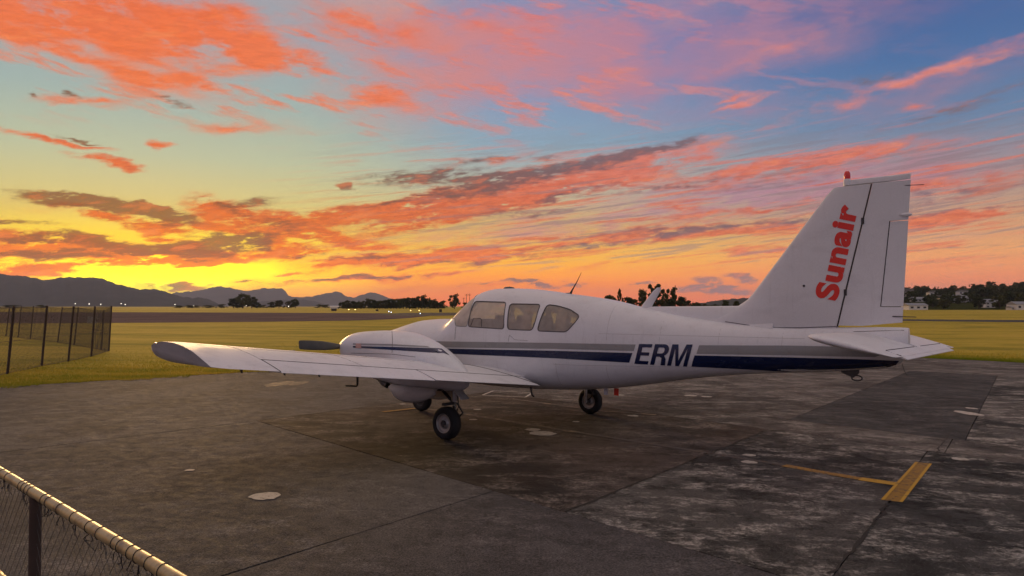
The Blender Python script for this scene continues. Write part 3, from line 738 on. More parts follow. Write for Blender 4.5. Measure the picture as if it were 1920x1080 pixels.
# windscreen: base, pillar, brow (left half in x, phi; mirrored)
ph = lambda x, z: FUS.phi(x, z)
wsp = [(lambda h: (h.x, FUS.phi(h.x, h.z)))(FUS.hit(*p)) for p in ((852.5, 598), (854.5, 611), (864, 612), (875.2, 612.3), (881, 590), (887.8, 564.5))]
ws_l = [(1.43, pi - .05), (1.40, pi - .30), (1.32, pi - .55), (1.20, pi - .78)] + wsp + [(.80, pi - .50), (.86, pi - .28), (.88, pi - .05)]
WS = []
for sgn in (1, -1):
    pts = [(x, (p if sgn > 0 else 2 * pi - p)) for x, p in ws_l]
    WS.append([(v.x, v.y) for v in round_poly([(x, p * KP) for x, p in pts], .03)])
openings = [('window_pane', to_dom(w, s)) for s in (1, -1) for w in W_XZ] + [('windscreen', w) for w in WS]

def build_fuselage():
    xs = list(np.concatenate([np.linspace(FUS.x0, -1.8, 46), np.linspace(-1.74, 1.7, 70), np.linspace(1.76, 3.6, 26), np.linspace(3.65, FUS.x1, 12)]))
    phs = np.linspace(0, 2 * pi, 81)
    pts = [(x, p * KP) for x in xs for p in phs]; edges = []
    for _, poly in openings:
        n0 = len(pts); pts += poly; edges += [(n0 + i, n0 + (i + 1) % len(poly)) for i in range(len(poly))]
    v, e, f, *_ = delaunay_2d_cdt([Vector(p) for p in pts], edges, [], 0, 1e-7)
    P = [FUS.pt(c.x, c.y / KP) for c in v]; Nn = [FUS.nrm(c.x, c.y / KP) for c in v]
    boxes = [(min(p[0] for p in q), max(p[0] for p in q), min(p[1] for p in q), max(p[1] for p in q)) for _, q in openings]
    groups = {i: [] for i in range(-1, len(openings))}
    for tri in f:
        cx = sum(v[i].x for i in tri) / 3; cyy = sum(v[i].y for i in tri) / 3; g = -1
        for i, b in enumerate(boxes):
            if b[0] < cx < b[1] and b[2] < cyy < b[3] and inside((cx, cyy), openings[i][1]): g = i; break
        groups[g].append(tuple(tri))
    def make(name, tris, mat, parent, inset=0.0, flip=False, sel=None):
        idx = {}; vs = []; ns = []; fs = []
        for t in tris:
            if sel and not sel(t): continue
            q = []
            for i in t:
                if i not in idx: idx[i] = len(vs); vs.append(P[i] - Nn[i] * inset); ns.append(-Nn[i] if flip else Nn[i])
                q.append(idx[i])
            a, b, c = (vs[k] for k in q)
            if (b - a).cross(c - a).dot(ns[q[0]]) < 0: q.reverse()
            fs.append(q)
        o = mesh_obj(name, vs, fs, mat, parent, smooth=True); o.data.normals_split_custom_set_from_vertices([tuple(n) for n in ns]); return o
    body = make('fuselage', groups[-1], m_white, plane)
    make('cabin_lining', groups[-1], m_liner, body, .03, True, lambda t: all(-1.8 < v[i].x < 1.62 for i in t))
    for i, (nm, poly) in enumerate(openings):
        make(nm, groups[i], m_screen if nm == 'windscreen' else (m_glass if i > 2 else m_dewy), body, .004)
        mb = MB(); mb.tube([FUS.pt(x, p / KP) for x, p in poly], .0075, 6, True); mb.obj('window_frame', m_gasket if nm != 'windscreen' else m_leadgrey, body, 60)
    # close the nose and the tail cone
    for x, k in ((FUS.x1, 1), (FUS.x0, -1)):
        ring = [FUS.pt(x, p) for p in np.linspace(0, 2 * pi, 40, endpoint=False)]
        mb = MB(); mb.add(ring + [sum(ring, Vector()) / 40 + Vector((.012 * k, 0, 0))], [(i, (i + 1) % 40, 40) for i in range(40)]); mb.obj('end_cap', m_white, body, 60)
    return body
fus = build_fuselage()

# stripes and registration (the lines are where the photograph shows them on the skin)
def lerp_line(pts, x):
    for a, b in zip(pts, pts[1:]):
        if a[0] <= x <= b[0]: return a[1] + (b[1] - a[1]) * (x - a[0]) / (b[0] - a[0])
    return pts[-1][1] if x > pts[-1][0] else pts[0][1]
def stripe(name, top, bot, mat, hull=FUS, parent=None, n=60, both=True, rows=4, lift=.003):
    """top / bot: pixel polylines from left to right, ends slanted"""
    grid = []
    for k in range(n + 1):
        t = k / n; c = []
        xa = top[0][0] + (top[-1][0] - top[0][0]) * t; xb = bot[0][0] + (bot[-1][0] - bot[0][0]) * t
        a = hull.hit(xa, lerp_line(top, xa)); b = hull.hit(xb, lerp_line(bot, xb))
        for j in range(rows + 1):
            u = j / rows; c.append((a.x + (b.x - a.x) * u, a.z + (b.z - a.z) * u))
        grid.append(c)
    for side in ((1, -1) if both else (1,)):
        vs = [hull.off(x, z, lift, side) for c in grid for x, z in c]; m = rows + 1
        fs = [(i * m + j, i * m + j + 1, (i + 1) * m + j + 1, (i + 1) * m + j) for i in range(n) for j in range(rows)]
        o = mesh_obj(name, vs, fs, mat, parent, smooth=True)
        if (o.data.polygons[0].normal.y > 0) != (side > 0): o.data.flip_normals()
stripe('grey_stripe', [(770, 639), (860, 640.6), (1040, 643), (1192, 646)], [(770, 650), (860, 651.8), (1040, 654), (1188.5, 658)], m_grey, parent=fus)
stripe('navy_stripe', [(790, 652.5), (860, 654), (1040, 657.7), (1186, 661.8)], [(790, 660), (860, 664), (1040, 671.7), (1180, 680)], m_blue, parent=fus)
stripe('grey_stripe', [(1311, 647.4), (1480, 648), (1688, 652)], [(1306, 663.5), (1480, 666), (1640, 669.5)], m_grey, parent=fus)
stripe('navy_stripe', [(1302.5, 666.3), (1480, 670), (1600, 673), (1686, 676.5)], [(1296.5, 687.3), (1400, 692.5), (1480, 697.5), (1530, 699.5), (1600, 696), (1660, 689.5), (1680, 684)], m_blue, parent=fus)

def text_mesh(body, bold, spacing=1.0):
    cu = bpy.data.curves.new('txt', 'FONT'); cu.body = body; cu.offset = bold; cu.space_character = spacing; cu.resolution_u = 6; cu.fill_mode = 'FRONT'
    o = bpy.data.objects.new('txt', cu); col.objects.link(o); dg = bpy.context.evaluated_depsgraph_get(); dg.update()
    me = bpy.data.meshes.new_from_object(o.evaluated_get(dg)); bpy.data.objects.remove(o)
    bm = bmesh.new(); bm.from_mesh(me); bmesh.ops.triangulate(bm, faces=bm.faces)
    for _ in range(2):
        L = [e for e in bm.edges if e.calc_length() > .12]
        if L: bmesh.ops.subdivide_edges(bm, edges=L, cuts=1, use_grid_fill=True); bmesh.ops.triangulate(bm, faces=bm.faces)
    vs = [Vector(v.co) for v in bm.verts]; fs = [tuple(v.index for v in f.verts) for f in bm.faces]; bm.free()
    x0, x1 = min(v.x for v in vs), max(v.x for v in vs); y0, y1 = min(v.y for v in vs), max(v.y for v in vs)
    return [((v.x - x0) / (x1 - x0), (v.y - y0) / (y1 - y0)) for v in vs], fs
def quad(q, u, v):
    (a, b, c, d) = [Vector(p) for p in q]           # start-base, end-base, end-top, start-top
    return a * (1 - u) * (1 - v) + b * u * (1 - v) + c * u * v + d * (1 - u) * v
def letters_erm():
    arc = lambda cx, cyy, rx, ry, a0, a1, n=10: [(cx + rx * cos(RAD(a0 + (a1 - a0) * k / n)), cyy + ry * sin(RAD(a0 + (a1 - a0) * k / n))) for k in range(n + 1)]
    E_ = [[(0, 0), (.60, 0), (.60, .165), (.185, .165), (.185, .43), (.55, .43), (.55, .59), (.185, .59), (.185, .835), (.59, .835), (.59, 1), (0, 1)]]
    R_ = [[(0, 0), (.185, 0), (.185, .40), (.33, .40), (.43, .34), (.47, .0), (.67, 0), (.665, .05), (.63, .30), (.52, .455)] + arc(.42, .715, .25, .285, -68, 90)[1:] + [(0, 1)] +
          [(0, .5), (.185, .555), (.185, .84), (.40, .84)] + arc(.40, .70, .085, .14, 90, -90)[1:] + [(.185, .555), (0, .5)]]
    M_ = [[(0, 0), (.175, 0), (.175, .80), (.365, 0), (.525, 0), (.715, .80), (.715, 0), (.89, 0), (.89, 1), (.62, 1), (.445, .26), (.27, 1), (0, 1)]]
    V_, F_ = [], []
    for polys, x0 in ((E_, 0), (R_, .70), (M_, 1.46)):
        for p in polys:
            p3 = [Vector((x0 + x, y, 0)) for x, y in p]; n0 = len(V_); V_ += p3; F_ += [tuple(n0 + i for i in t) for t in tessellate_polygon([p3])]
    bm = bmesh.new(); bv = [bm.verts.new(v) for v in V_]
    for t in F_:
        if len(set(t)) == 3:
            try: bm.faces.new([bv[i] for i in t])
            except ValueError: pass
    for _ in range(2):
        L = [e for e in bm.edges if e.calc_length() > .2]
        if L: bmesh.ops.subdivide_edges(bm, edges=L, cuts=1); bmesh.ops.triangulate(bm, faces=bm.faces)
    bm.verts.index_update(); vs = [v.co.copy() for v in bm.verts]; fs = [tuple(v.index for v in f.verts) for f in bm.faces]; bm.free()
    return [(v.x / 2.35, v.y) for v in vs], fs
uv, fs = letters_erm()
q = [(1189.5, 682), (1288, 687.3), (1299, 646), (1198.5, 645)]
vs = [(lambda h: FUS.off(h.x, h.z, .0045))(FUS.hit(*quad(q, u, v))) for u, v in uv]
tag(mesh_obj('registration_lettering', vs, fs, m_blue, fus), 'navy italic letters ERM')

# little things on the fuselage
def tube_part(name, pts, r, mat, parent, seg=8, closed=False): return MB().tube(pts, r, seg, closed).obj(name, mat, parent, 50)
def skin_line(name, pix, r=.003, mat=m_seam, parent=None, hull=FUS, n=10):
    P = []
    for a, b in zip(pix, pix[1:]):
        for k in range(n): t = k / n; h = hull.hit(a[0] + (b[0] - a[0]) * t, a[1] + (b[1] - a[1]) * t); P.append(hull.off(h.x, h.z, .0005))
    tube_part(name, P, r, mat, parent, 5)
skin_line('panel_seam', [(855, 612), (853.5, 625), (853, 638)], parent=fus)
skin_line('panel_seam', [(953, 640.5), (955, 628), (965, 637), (992, 639)], .002, parent=fus)
m_fseam = plain('faint_seam', (.30, .30, .30), .6)
def ring_seam(x, z0, z1): tube_part('panel_seam', [FUS.off(x, z0 + (z1 - z0) * k / 10, .0002) for k in range(11)], .0016, m_fseam, fus, 4)
for x_, a_, b_ in ((-1.72, 1.36, 1.85), (-2.45, .95, 1.70), (-3.2, 1.02, 1.60), (-3.95, 1.06, 1.56), (2.35, .8, 1.5), (-.95, .66, 1.02), (-1.72, .75, 1.03)): ring_seam(x_, a_, b_)
tube_part('panel_seam', [FUS.off(x, 1.005 + .03 * max(0, -1.2 - x) + .0 * x, .0002) for x in np.linspace(-.9, -3.0, 20)], .0016, m_fseam, fus, 4)
tube_part('panel_seam', [FUS.off(x, 1.45, .0002) for x in np.linspace(-1.6, -4.2, 20)], .0014, m_fseam, fus, 4)
skin_line('vent_window', [(882.5, 611), (887.5, 597), (901, 597), (903, 600), (902.5, 614)], .005, m_gasket, fus)
rp = lambda x: Vector((x, 0, FUS.par(x)[0]))
tube_part('whip_antenna', [rp(-.81) + Vector((.01, 0, -.01)), rp(-.81) + Vector((-.03, 0, .06)), on_y(1083, 526), on_y(1090, 511)], [.022, .011, .006, .003], m_seam, plane)
MB().lathe([(.0, -.01), (.05, -.01), (.045, .012), (.0, .02)], 16, Matrix.Translation(rp(-.80) + Vector((.03, 0, 0)))).obj('antenna_base', m_leadgrey, fus, 40)
def blade_antenna():
    b = on_y(1210, 578); t = on_y(1236, 539); R = []
    for k in range(7):
        u = k / 6; c = b + (t - b) * u; ch = .085 - .035 * u
        if k == 6: ch *= .6
        R.append([c + Vector((ch * cos(a), .016 * (1 - .4 * u) * sin(a), 0)) for a in np.linspace(0, 2 * pi, 14, endpoint=False)])
    R[0] = [p + Vector((0, 0, -.03)) for p in R[0]]
    MB().loft(R).obj('blade_antenna', m_white, plane, 50)
blade_antenna()
MB().lathe([(.0, .0), (.09, .0), (.085, .012), (.06, .026), (.0, .032)], 20, Matrix.Translation(rp(.37))).obj('roof_vent', m_gasket, fus, 50)
# belly: drain mast, aerial, boarding step, tail skid with ring
MB().box((-1.60, .0, .625), (.07, .012, .10)).obj('red_drain_mast', m_red, fus)
MB().box((-1.46, .05, .625), (.05, .03, .09)).obj('belly_fairing', m_white, fus)
tube_part('boarding_step', [(-.40, .42, .64), (-.43, .42, .52), (-.47, .43, .505)], .014, m_gear, fus)
sk = [on_y(1577, 698), on_y(1600, 708.5), on_y(1611, 700)]
MB().loft([[Vector((p.x, s * .012, p.z)) for p in (sk[0] + Vector((0, 0, .05)), sk[0], sk[1], sk[2], sk[2] + Vector((0, 0, .05)))] for s in (-1, 1)]).obj('tail_skid', m_gear, fus)
rc = on_y(1603, 707)
tube_part('tie_down_ring', [rc + Vector((.055 * cos(a) - .02, 0, .03 * sin(a) - .01)) for a in np.linspace(0, 2 * pi, 16, endpoint=False)], .008, m_gear, fus, 6, True)
tube_part('tail_wire_aerial', [(-5.18, 0, 1.20), on_y(1695, 694), on_y(1701, 705)], .003, m_gear, fus, 5)

# ---- cabin
cab = MB(); cab.box((.15, 0, .98), (2.7, .94, .04)); cab.obj('cabin_floor', m_liner, plane)
def seat(x, y):
    mb = MB(); mb.box((x, y, 1.14), (.44, .42, .14)); M = Matrix.Rotation(RAD(-12), 3, 'Y')
    mb.box((x - .26, y, 1.36), (.12, .42, .46), M); mb.box((x - .31, y, 1.63), (.08, .24, .12), M)
    mb.box((x, y, 1.04), (.34, .30, .10))
    o = mb.obj('seat', m_seat, plane); bv = o.modifiers.new('bevel', 'BEVEL'); bv.width = .03; bv.segments = 2
for x in (.62, -.22, -1.02):
    for y in (.27, -.27): seat(x, y)
MB().loft([[Vector((x, y, z)) for y, z in ((.44, 1.05), (.44, 1.34), (.30, 1.47), (-.30, 1.47), (-.44, 1.34), (-.44, 1.05))] for x in (1.15, 1.38)]).obj('instrument_panel', m_panel, plane)
tube_part('control_yoke', [Vector((1.02, .27 + .13 * cos(a), 1.36 + .10 * sin(a))) for a in np.linspace(-.6, pi + .6, 12)], .014, m_panel, plane)
bk = [FUS.pt(-1.78, p) for p in np.linspace(0, 2 * pi, 32, endpoint=False)]
MB().add([p * 1 for p in bk], [tuple(range(32))]).obj('rear_bulkhead', m_liner, plane)
def curtain(px0, px1, pt, pb, side=1, dx=0.0):
    A = FUS.hit(px0, pt); B = FUS.hit(px1, pt); C2 = FUS.hit(px0, pb); n = 22; rows = []
    for j in range(7):
        z = A.z + (C2.z - A.z) * j / 6; r = []
        for k in range(n + 1):
            x = A.x + (B.x - A.x) * k / n + dx; y = FUS.y(x, z) - .075 + .014 * sin(k * 1.9); r.append(Vector((x, side * y, z)))
        rows.append(r)
    mb = MB(); mb.loft(rows, closed=False); o = mb.obj('curtain', m_curtain, plane, 60)
curtain(984, 1001, 566, 622); curtain(958, 964, 566, 622); curtain(1046, 1066, 570, 624); curtain(1014, 1020, 570, 624)
for a in ((1046, 1066, 570, 624), (955, 962, 566, 622)): curtain(*a, side=-1)

# ---- wings
XLE, XTE, CH = .78, -.74, 1.52
INC = .060
def zte(y): return .701 + .0955 * (y - .617)
def naca(s, t=.14):
    yt = 5 * t * (.2969 * sqrt(max(s, 0)) - .126 * s - .3516 * s * s + .2843 * s ** 3 - .1036 * s ** 4)
    m_, p_ = .03, .4
    yc = m_ / p_ ** 2 * (2 * p_ * s - s * s) if s < p_ else m_ / (1 - p_) ** 2 * (1 - 2 * p_ + 2 * p_ * s - s * s)
    return yc + yt, yc - yt
def wz(s, y, upper, k=1.0):
    u, l = naca(s); return zte(y) + (1 - s) * CH * INC + CH * (u if upper else (l * k + u * (1 - k)))
def wx(s): return XLE - CH * s
S_H = (XLE + .40) / CH                                  # hinge line of flap and aileron
cosd = lambda n, a=0.0, b=1.0: [a + (b - a) * (1 - cos(pi * k / n)) / 2 for k in range(n + 1)]
def wing(sd):
    mb = MB()
    def ring(y, s1, open_te=True):
        up = cosd(18, 0, 1); U_ = [s1 * (1 - cos(pi * k / 36)) for k in range(19)]
        a = [Vector((wx(s), sd * y, wz(s, y, True))) for s in U_]; b = [Vector((wx(s), sd * y, wz(s, y, False))) for s in reversed(U_[1:])]
        return a + b
    s1 = S_H - .004
    ys = [.25, .62, 1.2, 1.77, 2.3, 2.733, 3.4, 4.1, 4.83]
    mb.loft([ring(y, s1) for y in ys])
    ys2 = [4.832, 5.0, 5.15, 5.28]
    R = [ring(y, 1.0) for y in ys2]
    # raked tip: the upper skin runs out further than the lower one
    base = R[-1]
    up_ = pchip([-.70, -.547, -.349, -.146, .043, .215, .314, .391, .47, .52], [1.176, 1.234, 1.303, 1.347, 1.368, 1.370, 1.362, 1.345, 1.325, 1.300])
    lo_ = pchip([-.70, -.542, -.379, -.15, .059, .276, .445, .50, .52], [1.168, 1.157, 1.157, 1.172, 1.192, 1.216, 1.240, 1.268, 1.300])
    for stp in (.4, .75, 1.0):
        tip = []
        for i, p in enumerate(base):
            s = min(max((XLE - p.x) / CH, 0), 1); x = .52 - 1.22 * s; wt = min(1, s / .05); upper = i <= 18
            q = Vector((x, sd * (5.46 + (.045 if upper else -.045) * wt), up_(x) if upper else lo_(x)))
            e = stp ** 2.2
            tip.append(Vector((p.x + (q.x - p.x) * e, p.y + (q.y - p.y) * stp, p.z + (q.z - p.z) * (stp * .6 + e * .4))))
        if stp < 1: R.append(tip)
    R.append(tip)
    mb.loft(R)
    w = mb.obj('wing', m_wing, plane, 35)
    # control surfaces
    def surf(name, y0, y1, drop):
        m2 = MB(); rs = []
        for y in np.linspace(y0, y1, 6):
            S_ = [S_H + .004 + (1 - S_H - .004) * t for t in (0, .25, .5, .75, 1)]
            up = [Vector((wx(s), sd * y, wz(s, y, True) - drop * (s - S_H) / (1 - S_H))) for s in S_]; lo = [Vector((wx(s), sd * y, wz(s, y, False) - drop * (s - S_H) / (1 - S_H) - .004)) for s in reversed(S_)]
            rs.append(up + lo)
        m2.loft(rs); m2.obj(name, m_wing, w, 35)
    surf('flap', .66, 2.72, .004); surf('aileron', 2.745, 4.815, .010)
    # hinge gap, panel joints
    def seam(pts, r=.0035): tube_part('panel_seam', pts, r, m_seam, w, 5)
    seam([Vector((wx(S_H), sd * y, wz(S_H, y, True) - .002)) for y in np.linspace(.66, 4.83, 12)], .006)
    seam([Vector((wx(s), sd * 4.825, wz(s, 4.825, True))) for s in np.linspace(S_H, 1, 5)], .004)
    for y in (3.55, 4.83): seam([Vector((wx(s), sd * y, wz(s, y, True))) for s in np.linspace(.05, S_H, 10)], .0018)
    for s in (.18, .42): seam([Vector((wx(s), sd * y, wz(s, y, True) + .0002)) for y in np.linspace(2.25, 5.2, 12)], .0014)
    # root fairing joint sweeping out from the fuselage
    seam([Vector((wx(s), sd * (1.05 - .43 * ((s - .15) / .85) ** 2.2), wz(s, 1.05 - .43 * ((s - .15) / .85) ** 2.2, True) + .001)) for s in np.linspace(.15, .995, 16)], .005)
    for y in (2.95, 4.0):
        MB().lathe([(0, -.004), (.045, -.004), (.043, .004), (0, .005)], 16, Matrix.Translation((wx(.3), sd * y, wz(.3, y, True)))).obj('fuel_cap', m_metal, w, 40)
    for y in (4.35, 4.75, 5.2):
        z = wz(.97, y, False); MB().loft([[Vector((XTE + .06 + a, sd * y + b, z + .005)) for a, b in ((-.02, -.004), (.03, -.004), (.03, .004), (-.02, .004))], [Vector((XTE + .045 + a * .3, sd * y + b, z - .035)) for a, b in ((-.02, -.003), (.03, -.003), (.03, .003), (-.02, .003))]]).obj('hinge_bracket', m_gear, w)
    # tip light
    ny = 5.46; MB().lathe([(0, 0), (.028, 0), (.026, .05), (.012, .075), (0, .08)], 14, Matrix.Translation((.50, sd * 5.42, 1.318)) @ Matrix.Rotation(RAD(80), 4, 'Y')).obj('tip_light', _lens('tip_lens_' + ('red' if sd > 0 else 'green'), (.25, .05, .04) if sd > 0 else (.04, .2, .08)), w, 50)
    if sd > 0:
        tube_part('pitot_mast', [(-.245, 3.5, wz(.67, 3.5, False) + .02), (-.245, 3.5, .86), (-.235, 3.5, .842), (-.04, 3.5, .832)], [.013, .012, .011, .009], m_gear, w)
        MB().box((wx(.10), 4.9, wz(.10, 4.9, True) + .008), (.10, .05, .02)).obj('stall_vane', m_gear, w)
    return w
for sd in (1, -1): wing(sd)

# ---- engine nacelles, propellers, undercarriage
NAC = [(1.99, 1.27, 1.05, .22, 1.17, 2.2, 2.2), (1.96, 1.325, .97, .285, 1.17, 2.3, 2.3), (1.88, 1.37, .89, .335, 1.16, 2.4, 2.4), (1.76, 1.402, .83, .362, 1.15, 2.5, 2.5), (1.5, 1.425, .76, .378, 1.14, 2.5, 2.6), (1.2, 1.438, .70, .38, 1.13, 2.45, 2.7),
       (.85, 1.430, .665, .372, 1.11, 2.4, 2.7), (.5, 1.365, .645, .345, 1.08, 2.25, 2.7), (.2, 1.255, .64, .295, 1.04, 2.1, 2.6), (-.05, 1.12, .65, .225, .98, 2.0, 2.4), (-.25, .985, .67, .14, .90, 2.0, 2.2), (-.37, .91, .715, .05, .84, 2.0, 2.0)]
m_shaded_grimy = paint('shaded_grimy_paint', (.50, .49, .46), rough=.45, dirt=.5, coat=.0)  # grey base puts the shade under the nacelle into the doors' colour, plus grime
def nacelle(sd):
    H = Hull(NAC, 1.77)
    xs = np.concatenate([np.linspace(H.x0, 1.7, 40), np.linspace(1.73, H.x1, 14)])
    rings = [[Vector((p.x, sd * p.y, p.z)) for p in (H.pt(x, a) for a in np.linspace(0, 2 * pi, 48, endpoint=False))] for x in xs]
    n = MB().loft(rings).obj('engine_nacelle', m_white, plane, 45)
    if sd > 0:
        stripe('nacelle_stripe', [(662, 648.6), (730, 650.4), (800, 652.6), (846, 653.2)], [(662, 651.6), (730, 655.8), (800, 660.6), (863, 663.5)], m_blue, H, n, 30, False, 2)
        stripe('nacelle_stripe', [(662, 643.8), (730, 645), (800, 649)], [(662, 646.2), (730, 648.4), (806, 651.4)], m_grey, H, n, 30, False, 1)
        stripe('maker_plate', [(667.5, 644), (678, 644.5)], [(667.5, 652.5), (678, 653)], plain('plate_pink', (.50, .30, .27), .4), H, n, 4, False, 2, .006)
        skin_line('cowl_seam', [(735, 621), (736, 640), (735, 664)], .003, m_seam, n, H)
        skin_line('cowl_seam', [(658, 662), (735, 664), (784, 670)], .0025, m_seam, n, H)
    # air intakes
    for dy in (-.14, .14):
        MB().lathe([(.0, 0), (.075, 0), (.075, .012), (0, .013)], 18, Matrix.Translation((1.985, sd * (1.77 + dy), 1.17)) @ Matrix.Rotation(RAD(90), 4, 'Y')).obj('air_intake', m_seam, n, 40)
    tube_part('exhaust_pipe', [(1.20, sd * 1.92, .75), (1.08, sd * 1.95, .69), (.98, sd * 1.96, .665)], .045, m_gear, n, 12)
    # propeller
    pr = empty('propeller', (2.09, sd * 1.77, 1.17), 0, plane)
    MB().lathe([(.0, -.08), (.145, -.08), (.15, -.05), (.142, .02), (.118, .10), (.078, .17), (.03, .215), (0, .225)], 24, Matrix.Rotation(RAD(90), 4, 'Y')).obj('spinner', m_metal, pr, 40)
    for k in range(2):
        R = []
        for r, c, t, tw in ((.08, .055, .05, 62), (.16, .075, .042, 52), (.30, .125, .030, 38), (.48, .150, .022, 27), (.68, .150, .016, 20), (.84, .140, .011, 16), (.90, .128, .008, 15), (.915, .10, .005, 15)):
            sec = []
            for a in np.linspace(0, 2 * pi, 14, endpoint=False):
                q = Vector((t * .5 * sin(a), 0, c * .5 * cos(a)))           # thin along x (the shaft)
                q = Matrix.Rotation(RAD(tw), 3, 'Y') @ q
                sec.append(Vector((q.x, r, q.z)))
            R.append(sec)
        b = MB().loft(R).obj('blade', m_prop, pr, 40); b.rotation_euler = (RAD(3 + 180 * k) * sd, 0, 0)
    # undercarriage leg
    g = empty('main_gear', (0, sd * 1.77, 0), 0, plane)
    def gp(o): return o
    X0 = -.035
    wheel(g, X0, sd * .03, .222, .155, sd)
    st = sd * -.115
    tube_part('strut', [(X0 + .02, st, .80), (X0, st, .50)], .046, m_metal, g, 12); tube_part('oleo_leg', [(X0, st, .52), (X0, st, .20)], .030, m_chrome, g, 12)
    tube_part('axle', [(X0, st, .222), (X0, sd * .10, .222)], .026, m_metal, g, 10)
    tube_part('torque_link', [(X0 - .05, st, .48), (X0 - .16, st, .36), (X0 - .04, st, .25)], .013, m_gear, g)
    tube_part('drag_brace', [(X0 + .02, st - sd * .02, .46), (.36, st - sd * .02, .74)], .022, m_gear, g)
    tube_part('brake_hose', [(X0 - .03, st + sd * .05, .70), (X0 - .12, st + sd * .06, .56), (X0 - .13, st + sd * .06, .44), (X0 - .05, st + sd * .05, .27)], .008, m_gear, g, 6)
    MB().box((X0 - .005, sd * .01, .475), (.05, .20, .035)).obj('strut_cap', m_gear, g)
    for yy, bulge in ((.215, 1), (-.235, -1)):                       # doors hang open either side of the well
        rows = []
        for i in range(13):
            u = i / 12; x = .86 - .90 * u; d = .02 + .20 * sin(pi * (u ** .75 * .94 + .03)) ** .62
            rows.append([Vector((x, sd * (yy + bulge * .05 * sin(pi * j / 8) * (1 - .4 * u) + bulge * .03 * j / 8), .69 - d * j / 8)) for j in range(9)])
        mb = MB(); mb.loft(rows, closed=False); o = mb.obj('gear_door', m_shaded_grimy, g, 60); so = o.modifiers.new('solid', 'SOLIDIFY'); so.thickness = .014; so.offset = 0
    mb = MB(); mb.box((-.24, sd * -.02, .62), (.20, .16, .012), Matrix.Rotation(RAD(-38), 3, 'Y')); mb.obj('leg_door', m_shaded_grimy, g)
    # wheel well seen under the wing
    MB().box((.45, 0, .668), (.95, .34, .02)).obj('wheel_well', m_gear, g)
    return n
def wheel(parent, x, y, r, w, sd, rim=None):
    M = Matrix.Translation((x, y, r)) @ Matrix.Rotation(RAD(90), 4, 'X')
    pr = [(.56 * r, -.40 * w), (.66 * r, -.50 * w), (.80 * r, -.52 * w), (.92 * r, -.44 * w), (.985 * r, -.28 * w), (r, 0), (.985 * r, .28 * w), (.92 * r, .44 * w), (.80 * r, .52 * w), (.66 * r, .50 * w), (.56 * r, .40 * w)]
    seg = 40; rings = [[M @ Vector((a * cos(2 * pi * q / seg), a * sin(2 * pi * q / seg), h)) for q in range(seg)] for a, h in pr + [(.50 * r, .3 * w), (.50 * r, -.3 * w)]]
    MB().loft(rings + [rings[0]], cap=(False, False)).obj('tyre', m_tyre, parent, 40)
    for k in (-1, 1):
        MB().lathe([(0, k * .22 * w), (.20 * r, k * .24 * w), (.22 * r, k * .40 * w), (.36 * r, k * .28 * w), (.50 * r, k * .30 * w), (.55 * r, k * .43 * w), (.585 * r, k * .44 * w), (.58 * r, k * .28 * w), (.3 * r, k * .1 * w), (0, k * .1 * w)], 32, M).obj('rim', rim or m_rim, parent, 35)
    MB().lathe([(0, -.46 * w), (.14 * r, -.46 * w), (.15 * r, .46 * w), (0, .46 * w)], 14, M).obj('hub', m_gear, parent, 40)
for sd in (1, -1): nacelle(sd)
ng = empty('nose_gear', (2.32, 0, 0), 0, plane)
wheel(ng, -.02, 0, .20, .14, 1, m_gear)
tube_part('strut', [(.0, 0, .80), (-.01, 0, .46)], .042, m_metal, ng, 12); tube_part('oleo_leg', [(-.01, 0, .48), (-.02, 0, .42)], .03, m_chrome, ng, 12)
for s in (-1, 1): tube_part('fork', [(-.02, s * .03, .45), (-.02, s * .095, .40), (-.02, s * .095, .20)], .017, m_gear, ng)
tube_part('torque_link', [(-.06, 0, .60), (-.15, 0, .52), (-.05, 0, .44)], .012, m_gear, ng)
for s in (-1, 1): MB().box((.32, s * .17, .60), (.62, .012, .16), Matrix.Rotation(RAD(18 * s), 3, 'X')).obj('nose_gear_door', m_white, ng)

# ---- tail
def sym(s): return (.2969 * sqrt(max(s, 0)) - .126 * s - .3516 * s * s + .2843 * s ** 3 - .1036 * s ** 4) * 10.0       # 1 at its thickest
def x_le(z): return -3.424 - (z - 1.841) * .764 + (.16 * max(0, (1.97 - z) / .2) ** 2 if z < 1.97 else 0) - (.9 * max(0, z - 3.15) ** 1.5 if z > 3.15 else 0)
def x_hg(z): return -4.53 - (z - 1.6) * .2293
def x_te(z): return -5.187 - (z - 1.653) * .061
def x_tab(z): return -4.977 - (z - 1.828) * .104
def fin_t(x, z):
    le = min(x_le(z), -3.424 - (z - 1.841) * .764 + .1); s = (x_le(z) - x) / (x_le(z) - x_te(z)); T = .085 - .040 * (z - 1.5) / 1.7
    return T * max(sym(min(max(s, 0), 1)), .02)
def fin_block(z0, z1, xa, xb, nz=10, nx=14, cosx=True):
    mb = MB(); R = []
    for z in np.linspace(z0, z1, nz):
        a, b = xa(z), xb(z); X = [a + (b - a) * ((1 - cos(pi / 2 * k / nx)) if cosx else k / nx) for k in range(nx + 1)]
        R.append([Vector((x, fin_t(x, z), z)) for x in X] + [Vector((x, -fin_t(x, z), z)) for x in reversed(X)])
    return mb.loft(R)
fin = fin_block(1.50, 3.215, x_le, lambda z: x_hg(z) + .010, 26, 18).obj('tail_fin', m_white, plane, 40)
